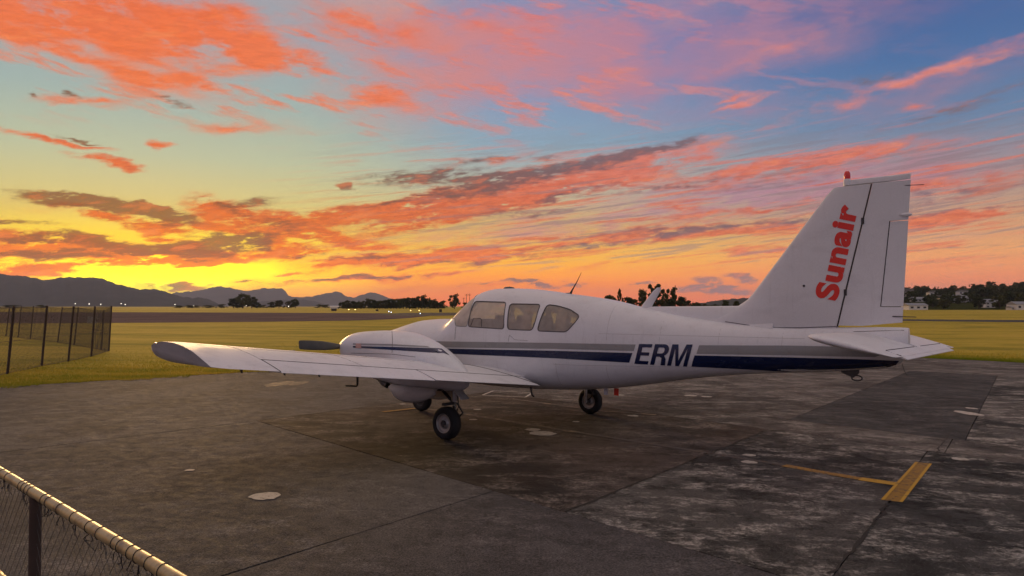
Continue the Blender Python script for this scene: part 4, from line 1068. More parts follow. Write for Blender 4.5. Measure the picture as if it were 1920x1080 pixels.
# dorsal strake
R = []
for k in range(15):
    u = k / 14; x = -2.06 - 1.75 * u; zt = 1.828 + .012 * u; zb = FUS.par(x)[0] - .03; zt = max(zt if u > .03 else zb + .035, zb + .02); w0 = .030 + .035 * u
    R.append([Vector((x, w0 * 1.6, zb)), Vector((x, w0, zb + (zt - zb) * .35)), Vector((x, w0 * .75, zt - .018)), Vector((x, w0 * .35, zt)), Vector((x, -w0 * .35, zt)), Vector((x, -w0 * .75, zt - .018)), Vector((x, -w0, zb + (zt - zb) * .35)), Vector((x, -w0 * 1.6, zb))])
MB().loft(R).obj('dorsal_strake', m_white, plane, 50)
rud = MB()
def cat(m1, m2): m1.add(m2.v, m2.f)
hz0 = lambda z: x_hg(z) - .010
cat(rud, fin_block(1.655, 1.824, hz0, x_te, 4, 12, False)); cat(rud, fin_block(1.824, 2.784, hz0, lambda z: x_tab(z) + .002, 10, 10, False)); cat(rud, fin_block(2.784, 3.222, hz0, x_te, 6, 12, False))
# lower edge and balance horn
b0 = fin_block(1.61, 1.655, hz0, lambda z: x_te(z) + (1.655 - z) * 9, 3, 10, False); cat(rud, b0)
R = []
for z, k in ((3.226, 1.0), (3.262, .98), (3.282, .75), (3.288, .3)):
    a, b = -4.60 - (z - 3.22) * .35, x_te(z) + .002; X = [a + (b - a) * (1 - cos(pi / 2 * i / 12)) for i in range(13)]
    th = lambda x: k * .034 * max(sym(min(1, max(0, (a - x) / (a - b)))), .04)
    R.append([Vector((x, th(x), z + .012 * (a - x))) for x in X] + [Vector((x, -th(x), z + .012 * (a - x))) for x in reversed(X)])
rud.loft(R)
rudder = rud.obj('rudder', m_white, fin, 40)
fin_block(1.832, 2.776, lambda z: x_tab(z) - .002, x_te, 8, 8, False).obj('rudder_tab', m_white, fin, 40)
tube_part('hinge_seam', [Vector((x_hg(z), .7 * fin_t(x_hg(z), z) + .012, z)) for z in np.linspace(1.60, 3.215, 12)], .008, m_seam, fin, 5)
for z in (1.99, 2.80): MB().box((x_hg(z), fin_t(x_hg(z), z), z), (.03, .016, .07)).obj('hinge_bracket', m_seam, fin)
tube_part('tab_seam', [Vector((x_tab(z), .8 * fin_t(x_tab(z), z) + .004, z)) for z in np.linspace(1.828, 2.78, 10)], .005, m_seam, fin, 5)
# base joint, tip fairing seam, inspection hole
tube_part('base_seam', [(lambda p: Vector((p.x, fin_t(p.x, p.z) + .002, p.z)))(on_y(a, b, .07)) for a, b in ((1360, 603), (1400, 609), (1440, 614.5), (1500, 614.5), (1572, 612))], .004, m_seam, fin, 5)
pz = on_y(1507, 536, .08); MB().lathe([(0, -.01), (.014, -.01), (.014, .006), (0, .007)], 12, Matrix.Translation((pz.x, fin_t(pz.x, pz.z), pz.z)) @ Matrix.Rotation(RAD(-90), 4, 'X')).obj('inspection_hole', m_seam, fin, 40)
# beacon
bz = Vector((-4.635, 0, 3.285)); MB().lathe([(0, -.06), (.042, -.06), (.042, -.0), (.034, .018), (0, .018)], 18, Matrix.Translation(bz)).obj('beacon_base', m_white, fin, 40)
MB().lathe([(0, .015), (.034, .015), (.036, .05), (.034, .085), (.022, .108), (0, .115)], 18, Matrix.Translation(bz)).obj('beacon_lens', m_beacon, fin, 40)
tube_part('static_wick', [Vector((x_te(3.17) + .12, .004, 3.17)), Vector((x_te(3.17) - .13, .004, 3.155))], .004, m_seam, fin, 5)
tube_part('static_wick', [Vector((x_te(1.72) + .10, .012, 1.72)), Vector((x_te(1.72) - .13, .012, 1.715))], .005, m_seam, fin, 5)
MB().lathe([(0, -.09), (.018, -.04), (.022, 0), (.012, .035), (0, .05)], 12, Matrix.Translation((x_te(2.84) + .01, .01, 2.84)) @ Matrix.Rotation(RAD(-90), 4, 'Y')).obj('tail_light', m_white, fin, 50)
uv, fs = text_mesh('Sunair', .044, 1.07)
q = [(1570.5, 565), (1610, 389), (1567, 380), (1526.5, 557)]
vs = []
for u, v in uv:
    p = on_y(*quad(q, u, v), .07); p = on_y(*quad(q, u, v), fin_t(p.x, p.z)); vs.append(Vector((p.x, fin_t(p.x, p.z) + .004, p.z)))
tag(mesh_obj('airline_lettering', vs, fs, m_red, fin), 'bold red letters Sunair running up the tail fin')

def st_z(x): return 1.515 - (-4.68 - x) * .215
def stabilator():
    s = empty('stabilator', (-5.0, 0, 1.4), 0, plane); o0 = Vector((-5.0, 0, 1.4))
    for sd in (1, -1):
        R = []
        for y, le, te, k in ((.05, -4.66, -5.455, 1), (.5, -4.67, -5.455, 1), (1.1, -4.68, -5.455, .98), (1.6, -4.69, -5.455, .96), (1.78, -4.70, -5.455, .92), (1.86, -4.73, -5.45, .75), (1.895, -4.79, -5.44, .45), (1.905, -4.88, -5.42, .12)):
            tb = le - .62 * (le - te) if False else te
            X = [le + (tb - le) * (1 - cos(pi * j / 16)) / 2 for j in range(17)]
            ring = [Vector((x, sd * y, st_z(x) + .050 * k * sym((le - x) / (le - te)))) for x in X] + [Vector((x, sd * y, st_z(x) - .042 * k * sym((le - x) / (le - te)) - .002)) for x in reversed(X[1:])]
            R.append([p - o0 for p in ring])
        MB().loft(R).obj('stabilator_panel', m_wing, s, 40)
        tube_part('tab_seam', [Vector((-5.33, sd * y, st_z(-5.33) + .0235)) - o0 for y in (.2, 1.0, 1.62)], .004, m_seam, s, 5)
        tube_part('tab_seam', [Vector((x, sd * 1.61, st_z(x) + .006)) - o0 for x in (-5.33, -5.45)], .003, m_seam, s, 5)
    MB().loft([[Vector((x, y, st_z(x) + dz)) - o0 for x, dz in ((-5.34, .024), (-5.50, -.014), (-5.50, -.020), (-5.34, -.016))] for y in (-1.45, 1.62)]).obj('trim_tab', m_wing, s)
    return s
stabilator()
tube_part('tail_cone_seam', [(lambda h: FUS.off(h.x, h.z, .001))(FUS.hit(a, b)) for a, b in ((1600, 622), (1650, 620.5), (1695, 619.5))], .003, m_seam, fus, 5)

# ------------------------------------------------------------------ mountains beyond the airfield
def forest_mat(name, a, b):
    M = Mat(name); n = M.noise(M.geo(), .004, 8, .7); M.set(color=M.mix(M.mr(n, .35, .65), a + (1,), b + (1,)), rough=1.0, spec=0.0); M.bump(M.noise(M.geo(), .02, 6, .7), .8, 12.0); return M.m
m_range = forest_mat('bush_clad_hills', (.028, .036, .030), (.050, .055, .046))
m_hill = forest_mat('suburb_hill', (.030, .040, .015), (.055, .062, .022))
def mountain(name, sky, dist, depth, seed, mat=m_range, rough=.05):
    rnd = np.random.RandomState(seed); x0, x1 = sky[0][0], sky[-1][0]; cols = int((x1 - x0) / 3); rows = 18
    ph_ = rnd.uniform(0, 6.28, 12); V_ = []
    xs = [p[0] for p in sky]; ys = [p[1] for p in sky]
    for i in range(cols + 1):
        px = x0 + (x1 - x0) * i / cols; top = float(np.interp(px, xs, ys))
        top += .55 * sin(px * .31 + ph_[0]) + .4 * sin(px * .83 + ph_[1]) + .3 * sin(px * 1.7 + ph_[2])
        edge = min(1, (px - x0) / 14, (x1 - px) / 14); H = max(.5, (HOR - top)) / FPX
        r = ray(px, HOR); r = Vector((r.x / r.y, 1, 0))
        for j in range(rows):
            u = j / (rows - 1); d = dist + depth * (u - .62)
            k = (sin(pi / 2 * min(1, u / .62)) ** 1.15) if u <= .62 else cos(pi / 2 * (u - .62) / .38)
            gully = 1 + rough * 2.2 * (1 - abs(u - .62) / .62) ** .5 * 0 + rough * 3 * sin(px * .16 + ph_[3] + 3 * sin(u * 4 + ph_[4])) * (1 - k) * k * 2
            z = (H * dist + CAMH) * k * gully * max(edge, .02) - 8 * (1 - k)
            V_.append((r.x * d, d, z))
    F_ = [(i * rows + j, (i + 1) * rows + j, (i + 1) * rows + j + 1, i * rows + j + 1) for i in range(cols) for j in range(rows - 1)]
    o = mesh_obj(name, V_, F_, mat, smooth=True); fix_normals(o)
    if sum(p.normal.z for p in o.data.polygons) < 0: o.data.flip_normals()
    o.data.polygons.foreach_set('use_smooth', [True] * len(o.data.polygons))
    return tag(o, kind='structure')
mountain('mountain_range', [(-1100, 573), (-800, 556), (-520, 540), (-260, 522), (-120, 508), (-40, 512), (0, 514), (22, 517), (40, 517.5), (62, 521), (82, 526), (95, 524), (112, 521), (135, 520), (158, 521), (178, 520.5), (195, 524), (215, 532), (240, 538), (262, 543), (285, 542), (300, 544), (315, 549), (338, 556), (360, 559), (378, 558), (392, 562), (405, 567), (420, 573)], 6500, 2600, 1)
mountain('distant_mountains', [(300, 556), (326, 549), (350, 547), (372, 545), (390, 541), (405, 537), (420, 538), (438, 541), (455, 545), (470, 545), (484, 542), (495, 540), (512, 541), (527, 540), (534, 545), (541, 554), (550, 557), (570, 557), (590, 555), (605, 551), (620, 549), (629, 546), (640, 549), (650, 556), (662, 558), (675, 554), (690, 549), (703, 548.5), (712, 552), (725, 557), (742, 563), (765, 568), (800, 573)], 13500, 2600, 2, rough=.03)
mountain('foothills', [(440, 572), (470, 568), (500, 564), (520, 563), (545, 562), (560, 561), (580, 563), (595, 566), (610, 570), (625, 573)], 9000, 1600, 3)
mountain('low_hill', [(1290, 573), (1316, 568), (1340, 564), (1365, 561), (1395, 559), (1440, 557), (1500, 556), (1560, 560), (1620, 566), (1660, 573)], 3600, 900, 4)

# ------------------------------------------------------------------ trees
def leaf_mat(name, a, b):
    M = Mat(name); n = M.noise(M.coord(), 5, 4, .7); c = M.mix(M.mr(n, .3, .7), a + (1,), b + (1,)); c = M.mix(M.math('MULTIPLY', M.rand(), .5), c, tuple(v * .6 for v in a) + (1,))
    M.set(color=c, rough=.8, spec=.15)
    tr = M.N.new('ShaderNodeBsdfTranslucent'); M.L.new(c, tr.inputs[0]); ms = M.N.new('ShaderNodeMixShader'); ms.inputs[0].default_value = .2
    M.L.new(M.b.outputs[0], ms.inputs[1]); M.L.new(tr.outputs[0], ms.inputs[2]); M.L.new(ms.outputs[0], M.out.inputs[0]); return M.m
m_leaf = [leaf_mat('leaves_dark', (.040, .058, .020), (.075, .095, .030)), leaf_mat('leaves_olive', (.060, .070, .022), (.10, .105, .035)), leaf_mat('leaves_deep', (.028, .045, .020), (.055, .075, .030))]
m_bark = plain('bark', (.09, .07, .05), .95)
TREES = {}
def tree_proto(kind, seed):
    """unit tree (height 1, width 1): trunk with limbs and a crown of leaf clumps; returns the two meshes"""
    rnd = random.Random(seed); tb = MB(); clumps = []
    def limb(a, b, r0, r1): tb.tube([a, (a + b) / 2 + Vector((rnd.uniform(-.02, .02), rnd.uniform(-.02, .02), 0)), b], [r0, (r0 + r1) / 2, r1], 6)
    if kind == 'round':
        tb.tube([(0, 0, 0), (.01, 0, .25), (0, .01, .55)], [.035, .028, .015], 7)
        for k in range(26):
            a = rnd.uniform(0, 2 * pi); h = rnd.uniform(.22, .92); rr = .40 * sqrt(max(.05, 1 - ((h - .52) / .47) ** 2)) * rnd.uniform(.35, 1)
            p = Vector((rr * cos(a), rr * sin(a), h)); clumps.append((p, rnd.uniform(.09, .16)))
            if k % 3 == 0: limb(Vector((0, 0, .2 + .3 * rnd.random())), p, .014, .004)
    elif kind == 'pine':
        tb.tube([(0, 0, 0), (.01, 0, .5), (0, .0, .95)], [.03, .02, .008], 7)
        for k in range(24):
            h = .30 + .66 * k / 23; a = k * 2.4 + rnd.uniform(-.4, .4); rr = (.46 - .36 * ((h - .3) / .66)) * rnd.uniform(.45, 1.0)
            p = Vector((rr * cos(a), rr * sin(a), h + rnd.uniform(-.02, .03))); clumps.append((p, rnd.uniform(.06, .11))); limb(Vector((0, 0, h - .04)), p, .010, .003)
    elif kind == 'umbrella':
        tb.tube([(0, 0, 0), (.02, 0, .4), (-.02, .01, .8)], [.03, .022, .01], 7)
        for k in range(22):
            a = rnd.uniform(0, 2 * pi); lay = rnd.choice((.58, .74, .9)); rr = rnd.uniform(.05, .46) * (1.15 - .5 * (lay - .58))
            p = Vector((rr * cos(a), rr * sin(a), lay + rnd.uniform(-.04, .05))); clumps.append((p, rnd.uniform(.06, .11))); limb(Vector((0, 0, lay - .12)), p, .012, .004)
    elif kind == 'bush':
        tb.tube([(0, 0, 0), (0, .01, .3)], [.03, .015], 6)
        for k in range(24):
            a = rnd.uniform(0, 2 * pi); h = rnd.uniform(.12, .85); rr = .46 * sqrt(max(.05, 1 - (h * 1.02) ** 2)) * rnd.uniform(.2, 1); clumps.append((Vector((rr * cos(a), rr * sin(a), h)), rnd.uniform(.10, .17)))
    V_, F_ = [], []
    for p, r in clumps:
        for _ in range(48):
            d = Vector((rnd.gauss(0, 1), rnd.gauss(0, 1), rnd.gauss(0, .8))); d.normalize(); c = p + d * r * rnd.uniform(.35, 1.05)
            u = Vector((rnd.gauss(0, 1), rnd.gauss(0, 1), rnd.gauss(0, 1))).normalized(); w = d.cross(u)
            if w.length < .1: continue
            w.normalize(); s = rnd.uniform(.026, .048); n = len(V_)
            V_ += [c - u * s - w * s * .6, c + u * s * .2 - w * s, c + u * s * 1.1 + w * s * .1, c + w * s]; F_.append((n, n + 1, n + 2, n + 3))
    crown = bpy.data.meshes.new('crown'); crown.from_pydata([tuple(v) for v in V_], [], F_); crown.update()
    tm = tb.obj('trunk', m_bark, None, 60); trunk = tm.data; bpy.data.objects.remove(tm)
    return trunk, crown
for kd, sd_ in (('round', 1), ('round', 2), ('pine', 3), ('umbrella', 4), ('bush', 5), ('bush', 6)):
    t_, c_ = tree_proto(kd, sd_); TREES.setdefault(kd, [])
    for mi in range(3):
        cc = c_.copy(); cc.materials.append(m_leaf[mi]); TREES[kd].append((t_, cc))
def put_tree(name, x, y, z, w, h, kind, label, group, var=None):
    t_, c_ = TREES[kind][random.randrange(len(TREES[kind])) if var is None else var]
    e = empty(name, (x, y, z), random.uniform(0, 6.28)); e.scale = (w, w, h)
    o = bpy.data.objects.new('trunk', t_); col.objects.link(o); o.parent = e
    o = bpy.data.objects.new('crown', c_); col.objects.link(o); o.parent = e
    tag(e, label, 'tree' if 'bush' not in name else 'bush', group); return e
ZF = gz(500, 500)
def tree_px(name, px, top, wpx, dist, kind, label, group, var=None, zb=None):
    r = ray(px, HOR); x = r.x / r.y * dist; zb = ZF if zb is None else zb
    h = CAMH + (HOR - top) / FPX * dist - zb; put_tree(name, x, dist, zb - .1, wpx / FPX * dist * 1.12, h * 1.04, kind, label, group, var)
SHAPE = {'round': 'tall dark leafy tree', 'bush': 'low dark bushy tree', 'pine': 'narrow dark conifer', 'umbrella': 'flat topped dark tree'}
G1 = 'dark trees grouped below the mountains'; L1 = 'dark broad tree in the clump standing below the jagged mountain'
for a in ((438, 559, 26, 'round'), (455, 551, 38, 'round'), (472, 557, 26, 'round'), (446, 562, 30, 'bush'), (482, 566, 18, 'bush')): tree_px('broad_tree', a[0], a[1], a[2], 880 + random.uniform(-15, 15), a[3], L1, G1)
G2 = 'small trees spaced along the far field'; L2 = 'small dark rounded tree in a pair between the mountain and the long hedge'
for a in ((509, 565.5, 18, 'bush'), (523, 563, 20, 'round'), (541, 564, 18, 'bush'), (554, 560.5, 20, 'round')): tree_px('small_tree', a[0], a[1], a[2], 900, a[3], L2, G2)
G3 = 'low bushes on the far field edge'; L3 = 'low dark bush on the far edge of the grass field'
for a in ((600, 570, 18), (611, 570.5, 14), (360, 571.5, 30), (390, 571.8, 26), (335, 572, 18), (76, 571.5, 22), (20, 571.5, 40), (-30, 571, 30), (415, 570, 20), (493, 571, 16)): tree_px('low_bush', a[0], a[1], a[2], 980, 'bush', L3, G3)
G4 = 'trees of the long shelter row'; L4 = 'dark tree in the long shelter row beyond the taxiway'
px = 640
for px, top, w in ((642, 565, 14), (650, 562.5, 18), (664, 564, 16), (676, 563, 18), (692, 560, 18), (703, 562, 16), (712, 563, 16), (722, 562, 18), (733, 560.5, 18), (744, 560, 20), (756, 559, 20), (768, 558, 22), (780, 557, 20), (791, 553.5, 22), (802, 559, 20), (812, 561, 18), (820, 563, 16), (830, 563, 13), (873, 566.5, 14), (885, 568, 16), (898, 569, 14)):
    tree_px('shelter_tree', px, top, w * 1.2, 700 + random.uniform(-10, 10), 'round' if top < 562 else 'bush', SHAPE['round' if top < 562 else 'bush'] + ' in the long shelter row beyond the taxiway', G4)
    if px < 825: tree_px('shelter_tree', px + 5, top + 5, w, 692, 'bush', SHAPE['bush'] + ' in the long shelter row beyond the taxiway', G4)
tree_px('lone_tree', 852, 551.5, 24, 640, 'round', 'tall rounded dark tree standing alone beside the utility poles', None, 0)
tree_px('tall_pine', 1232, 535, 40, 360, 'umbrella', 'tall ragged pine with gaps in its crown, highest above the fuselage', None, 9 % 3)
tree_px('conical_tree', 1260, 538.5, 26, 350, 'round', 'dense pointed tree just behind the blade aerial, next to the ragged pine', None, 0)
tree_px('slim_pine', 1162, 543.5, 15, 360, 'pine', 'slim pine standing out of the low bushes above the cabin roof', None, 0)
G5 = 'trees behind the rear fuselage'; L5 = 'dark leafy tree rising behind the aircraft between roof aerial and tail fin'
for a in ((1140, 552, 26, 'bush'), (1152, 556, 16, 'bush'), (1180, 556, 30, 'bush'), (1205, 543, 24, 'round'), (1222, 552, 20, 'round'), (1246, 549, 20, 'round'), (1279, 556, 22, 'round'), (1290, 562, 16, 'bush'), (1304, 565, 26, 'bush'), (1340, 569, 20, 'bush'), (1361, 563, 18, 'round'), (1381, 565, 22, 'pine'), (1400, 567, 24, 'bush'), (1440, 566, 40, 'bush'), (1190, 560, 24, 'bush'), (1215, 560, 26, 'bush'), (1236, 558, 30, 'bush'), (1258, 559, 28, 'bush'), (1275, 563, 24, 'bush'), (1320, 569, 24, 'bush'), (1165, 562, 22, 'bush')): tree_px('field_tree', a[0], a[1], a[2], 345 + random.uniform(-8, 8), a[3], SHAPE[a[3]] + ' rising behind the aircraft ' + ('beside the slim pine' if a[0] < 1175 else 'between the slim pine and the ragged pine' if a[0] < 1218 else 'under the ragged pine' if a[0] < 1252 else 'next to the pointed tree' if a[0] < 1300 else 'below the leading edge of the tail fin'), G5)

# ------------------------------------------------------------------ the hillside suburb on the right
HD0, HS = 500.0, .052
def hz(d, px): return ZF + max(0, d - HD0) * HS * (1 + .10 * sin(px * .021)) if d < 1050 else ZF + 550 * HS
V_, F_ = [], []; cs = list(range(1560, 2300, 12)); ds = [HD0 + 12 * k for k in range(60)]
for p in cs:
    r = ray(p, HOR)
    for d in ds:
        e = min(1, max(0, (p - 1560) / 120)); V_.append((r.x / r.y * d, d, ZF - .05 + (hz(d, p) - ZF) * e * (1 if d < 1050 else max(0, 1 - (d - 1050) / 120))))
n = len(ds)
for i in range(len(cs) - 1):
    for j in range(n - 1): F_.append((i * n + j, (i + 1) * n + j, (i + 1) * n + j + 1, i * n + j + 1))
o = mesh_obj('suburb_hillside', V_, F_, m_hill, smooth=True); fix_normals(o, 180)
if sum(p.normal.z for p in o.data.polygons) < 0: o.data.flip_normals()
tag(o, kind='structure')
def hill_d(px, py):
    """distance at which the slope shows at this row"""
    for d in np.arange(HD0, 1050, 2.0):
        if HOR - (hz(d, px) - CAMH) / d * FPX <= py: return float(d)
    return 1040.0
m_wall = [plain('weatherboard_cream', (.62, .54, .42), .8, var=.05), plain('weatherboard_white', (.74, .73, .70), .8, var=.05), plain('wall_grey', (.42, .42, .42), .8, var=.05)]
m_roof = [plain('roof_dark', (.06, .052, .05), .7), plain('roof_grey', (.20, .21, .23), .55), plain('roof_red', (.16, .06, .045), .7)]
m_pane = Mat('window_dark').set(color=(.03, .035, .04, 1), rough=.1).m
def house(name, x0, x1, y0, y1, wm, rm, label, hip=False, storeys=1, d=None, group=None):
    pc = (x0 + x1) / 2; d = d or hill_d(pc, y1); r = ray(pc, HOR); k = d / FPX; w = (x1 - x0) * k; h = (y1 - y0) * k; dp = max(6, w * .6)
    e = empty(name, (r.x / r.y * d, d, hz(d, pc) - .4 if d > HD0 else ZF), random.uniform(-.12, .12)); tag(e, label, 'house' if 'shed' not in name else 'shed', group)
    hw = h * .62 + .4; MB().box((0, dp / 2, hw / 2), (w, dp, hw)).obj('wall', m_wall[wm], e)
    ov = .5; ins = w * .22 if hip else .0; hr = h * .40
    MB().add([(-w / 2 - ov, -ov, hw), (w / 2 + ov, -ov, hw), (w / 2 + ov, dp + ov, hw), (-w / 2 - ov, dp + ov, hw), (-w / 2 - ov + ins, dp / 2, hw + hr), (w / 2 + ov - ins, dp / 2, hw + hr)],
             [(0, 1, 5, 4), (2, 3, 4, 5), (0, 4, 3), (1, 2, 5), (0, 3, 2, 1)]).obj('roof', m_roof[rm], e)
    nw = max(2, int(w / 3.6))
    for s in range(storeys):
        for i in range(nw):
            zc = hw * (s + .55) / storeys; ww = w / nw * .45; wh = hw / storeys * .42
            f = MB().box((-w / 2 + w * (i + .5) / nw, -.04, zc), (ww + .24, .10, wh + .24)).obj('window', m_wall[1], e)
            MB().box((-w / 2 + w * (i + .5) / nw, -.10, zc), (ww, .04, wh)).obj('pane', m_pane, f)
house('hillside_house', 1693, 1714, 541, 557, 0, 0, 'cream house with dark roof on the skyline beside the rudder', storeys=2)
house('hillside_house', 1744, 1766, 545, 554, 1, 0, 'white walled house with dark hipped roof on the ridge', hip=True)
house('hillside_house', 1762, 1781, 554, 568, 0, 0, 'cream two storey house catching the light below the ridge', storeys=2)
house('hillside_house', 1781, 1823, 553, 567, 2, 1, 'wide house with large grey roof in the middle of the slope', hip=True)
house('hillside_house', 1799, 1818, 543, 552, 1, 0, 'pale house on the skyline above the wide grey roof', hip=True)
house('hillside_house', 1714, 1744, 557, 566, 2, 1, 'low house with grey roof half hidden by trees above the shed')
house('hillside_house', 1845, 1857, 538.5, 547, 1, 2, 'small white house near the top of the ridge')
house('hillside_house', 1860, 1879, 536, 545, 0, 0, 'cream house under the tallest ridge trees', hip=True)
house('hillside_house', 1848, 1866, 561, 577, 1, 1, 'white house low on the slope behind the bushes', storeys=2)
house('hillside_house', 1868, 1884, 563, 572, 2, 1, 'grey house with pale roof edge lower on the slope')
house('hillside_house', 1893, 1912, 548, 557, 0, 2, 'cream house with red roof among the right hand trees')
house('field_shed', 1703, 1741, 569.5, 581, 1, 1, 'white shed with blue grey roof at the edge of the field', d=495)
house('field_shed', 1906, 1950, 567.5, 582, 1, 1, 'large white shed at the foot of the hill', d=490)
house('field_shed', 1897, 1906, 575.5, 581, 1, 1, 'tiny white hut beside the large white shed', d=492)
G6 = 'trees covering the hillside suburb'; L6 = 'dark green tree among the houses of the hillside'
rt = random.Random(8); n = 0
HOUSES = [((1703, 555), 'the cream house by the rudder'), ((1755, 550), 'the white house on the ridge'), ((1771, 562), 'the cream two storey house'), ((1802, 561), 'the wide grey roofed house'), ((1809, 548), 'the pale skyline house'), ((1729, 562), 'the low grey roofed house'), ((1851, 543), 'the small white ridge house'), ((1870, 541), 'the cream ridge top house'), ((1857, 570), 'the white two storey house'), ((1876, 568), 'the grey house'), ((1902, 553), 'the red roofed house'), ((1722, 577), 'the blue grey roofed shed'), ((1925, 577), 'the large white shed')]
def hl(p, d, kind):
    yb = HOR - (hz(d, p) - CAMH) / d * FPX; q = min(HOUSES, key=lambda t: abs(t[0][0] - p) + 2 * abs(t[0][1] - yb))
    return SHAPE[kind] + (' above ' if yb < q[0][1] - 4 else ' in front of ' if yb > q[0][1] + 4 else ' beside ') + q[1] + ' on the hillside'
while n < 275:
    px_ = rt.uniform(1560, 1990); d = rt.uniform(HD0 + 6, 1000); yb = HOR - (hz(d, px_) - CAMH) / d * FPX
    if any(a <= px_ <= b and c - 2 <= yb <= e + 6 for a, b, c, e in ((1693, 1714, 541, 557), (1744, 1766, 545, 554), (1760, 1782, 554, 568), (1781, 1823, 553, 567), (1799, 1818, 543, 552), (1714, 1744, 557, 564), (1845, 1857, 538, 547), (1860, 1879, 536, 545), (1848, 1866, 561, 574), (1868, 1884, 563, 572), (1893, 1912, 548, 557), (1703, 1741, 569, 580))) and rt.random() < .70: continue
    kd_ = rt.choice(('round', 'round', 'bush', 'umbrella')); r = ray(px_, HOR); h = rt.uniform(5.0, 9.5) * (1.3 if px_ > 1826 else 1); put_tree('hillside_tree', r.x / r.y * d, d, hz(d, px_) - .3, h * rt.uniform(.9, 1.5), h, kd_, hl(px_, d, kd_), G6); n += 1
for a in ((1868, 534.5, 22), (1835, 540, 24), (1850, 541, 20), (1893, 541, 26), (1912, 542, 24), (1726, 546, 26), (1704, 539, 22), (1756, 545, 20), (1788, 549, 14)): tree_px('hillside_tree', a[0], a[1], a[2], 960, 'umbrella' if a[0] in (1868, 1704) else 'round', hl(a[0], 960, 'umbrella' if a[0] in (1868, 1704) else 'round'), G6, zb=hz(960, a[0]))

# ------------------------------------------------------------------ airfield furniture
m_lamp = Mat('lamp_glow').set(color=(1, .95, .85, 1), emit=(1, .90, .72, 1), estr=7.0).m
m_lampy = Mat('lamp_glow_amber').set(color=(1, .8, .5, 1), emit=(1, .66, .22, 1), estr=8.0).m
m_lampb = Mat('lamp_glow_blue').set(color=(.7, .8, 1, 1), emit=(.65, .80, 1, 1), estr=6.0).m
m_post = plain('galvanised_post', (.22, .22, .21), .6, .5)
def airfield_light(px, py, mat, label, group, d=None):
    if d is None: x, y = gpt(px, max(py, 577)); z0 = gz(x, y) - .03
    else: r = ray(px, HOR); x, y = r.x / r.y * d, d; z0 = ZF - .03
    zt = CAMH + (HOR - py) / FPX * y; zt = max(zt, z0 + .5); s = min(.30, max(.10, y / FPX * .75))
    e = empty('airfield_light', (x, y, z0)); tag(e, label, 'light', group)
    MB().tube([(0, 0, 0), (0, 0, zt - z0)], [.06, .04], 8).obj('post', m_post, e, 40)
    MB().lathe([(0, -.5 * s), (.8 * s, -.5 * s), (s, 0), (.75 * s, .6 * s), (0, .9 * s)], 12, Matrix.Translation((0, 0, zt - z0))).obj('lamp', mat, e, 50)
LG = 'white lights along the far runway'; LL = 'tiny white runway light shining on the far side of the field'
for p in ((141, 569.5), (167, 570), (189, 570.5), (227, 569.5), (235, 571), (328, 571), (363, 573), (462, 573), (541, 574.3), (646, 574), (667, 574.6), (812, 576)): airfield_light(p[0], p[1], m_lamp, LL, LG, 700)
for p in ((654, 582), (666, 582), (770, 584), (786, 584)): airfield_light(p[0], p[1], m_lampy, 'small amber light at the edge of the taxiway', 'amber taxiway lights')
for p in ((729, 586.5), (733.5, 588), (788, 591)): airfield_light(p[0], p[1], m_lampb, 'small bluish white light low on the taxiway loop', 'bluish taxiway lights')
def sign(px, py, w, h, mat, label):
    x, y = gpt(px, py + h / 2 + 1); k = y / FPX; e = empty('airfield_sign', (x, y, gz(x, y) - .03)); tag(e, label, 'sign')
    W_, H_ = w * k, h * k; MB().box((0, 0, H_ * .62), (W_, .25, H_ * .76)).obj('board', mat, e)
    for s in (-1, 1): MB().box((s * W_ * .35, 0, H_ * .13), (.1, .1, H_ * .26)).obj('leg', m_post, e)
m_sign = plain('sign_dark', (.05, .04, .035), .6)
sign(626, 580.5, 10, 6, m_sign, 'dark airfield sign board beside the taxiway below the white hut')
sign(826, 582.3, 5, 7, m_sign, 'small dark upright sign board left of the cockpit')
sign(707, 581, 5, 4, m_sign, 'low dark marker board between the amber lights')
e = empty('white_hut', gdist(628, 820) + (ZF - .03,)); tag(e, 'long low white hut at the far edge of the field', 'hut')
MB().box((0, 0, 1.1), (10, 4, 2.2)).obj('wall', m_wall[1], e); MB().add([(-5.4, -2.4, 2.2), (5.4, -2.4, 2.2), (5.4, 2.4, 2.2), (-5.4, 2.4, 2.2), (-5.4, 0, 3.0), (5.4, 0, 3.0)], [(0, 1, 5, 4), (2, 3, 4, 5), (0, 4, 3), (1, 2, 5), (0, 3, 2, 1)]).obj('roof', m_wall[1], e)
def pole(px, top, d):
    r = ray(px, HOR); e = empty('utility_pole', (r.x / r.y * d, d, ZF)); H_ = CAMH + (HOR - top) / FPX * d - ZF
    tag(e, 'slim wooden utility pole with crossarms beside the lone tree', 'pole', 'utility poles by the lone tree')
    MB().tube([(0, 0, 0), (0, 0, H_)], [.22, .15], 8).obj('post', m_bark, e, 40)
    for z, w in ((.96, 3.0), (.88, 2.4)): MB().box((0, -.2, H_ * z), (w, .16, .18)).obj('crossarm', m_bark, e)
for p in ((874.5, 551), (880.5, 550.5), (869.5, 558)): pole(p[0], p[1], 560)

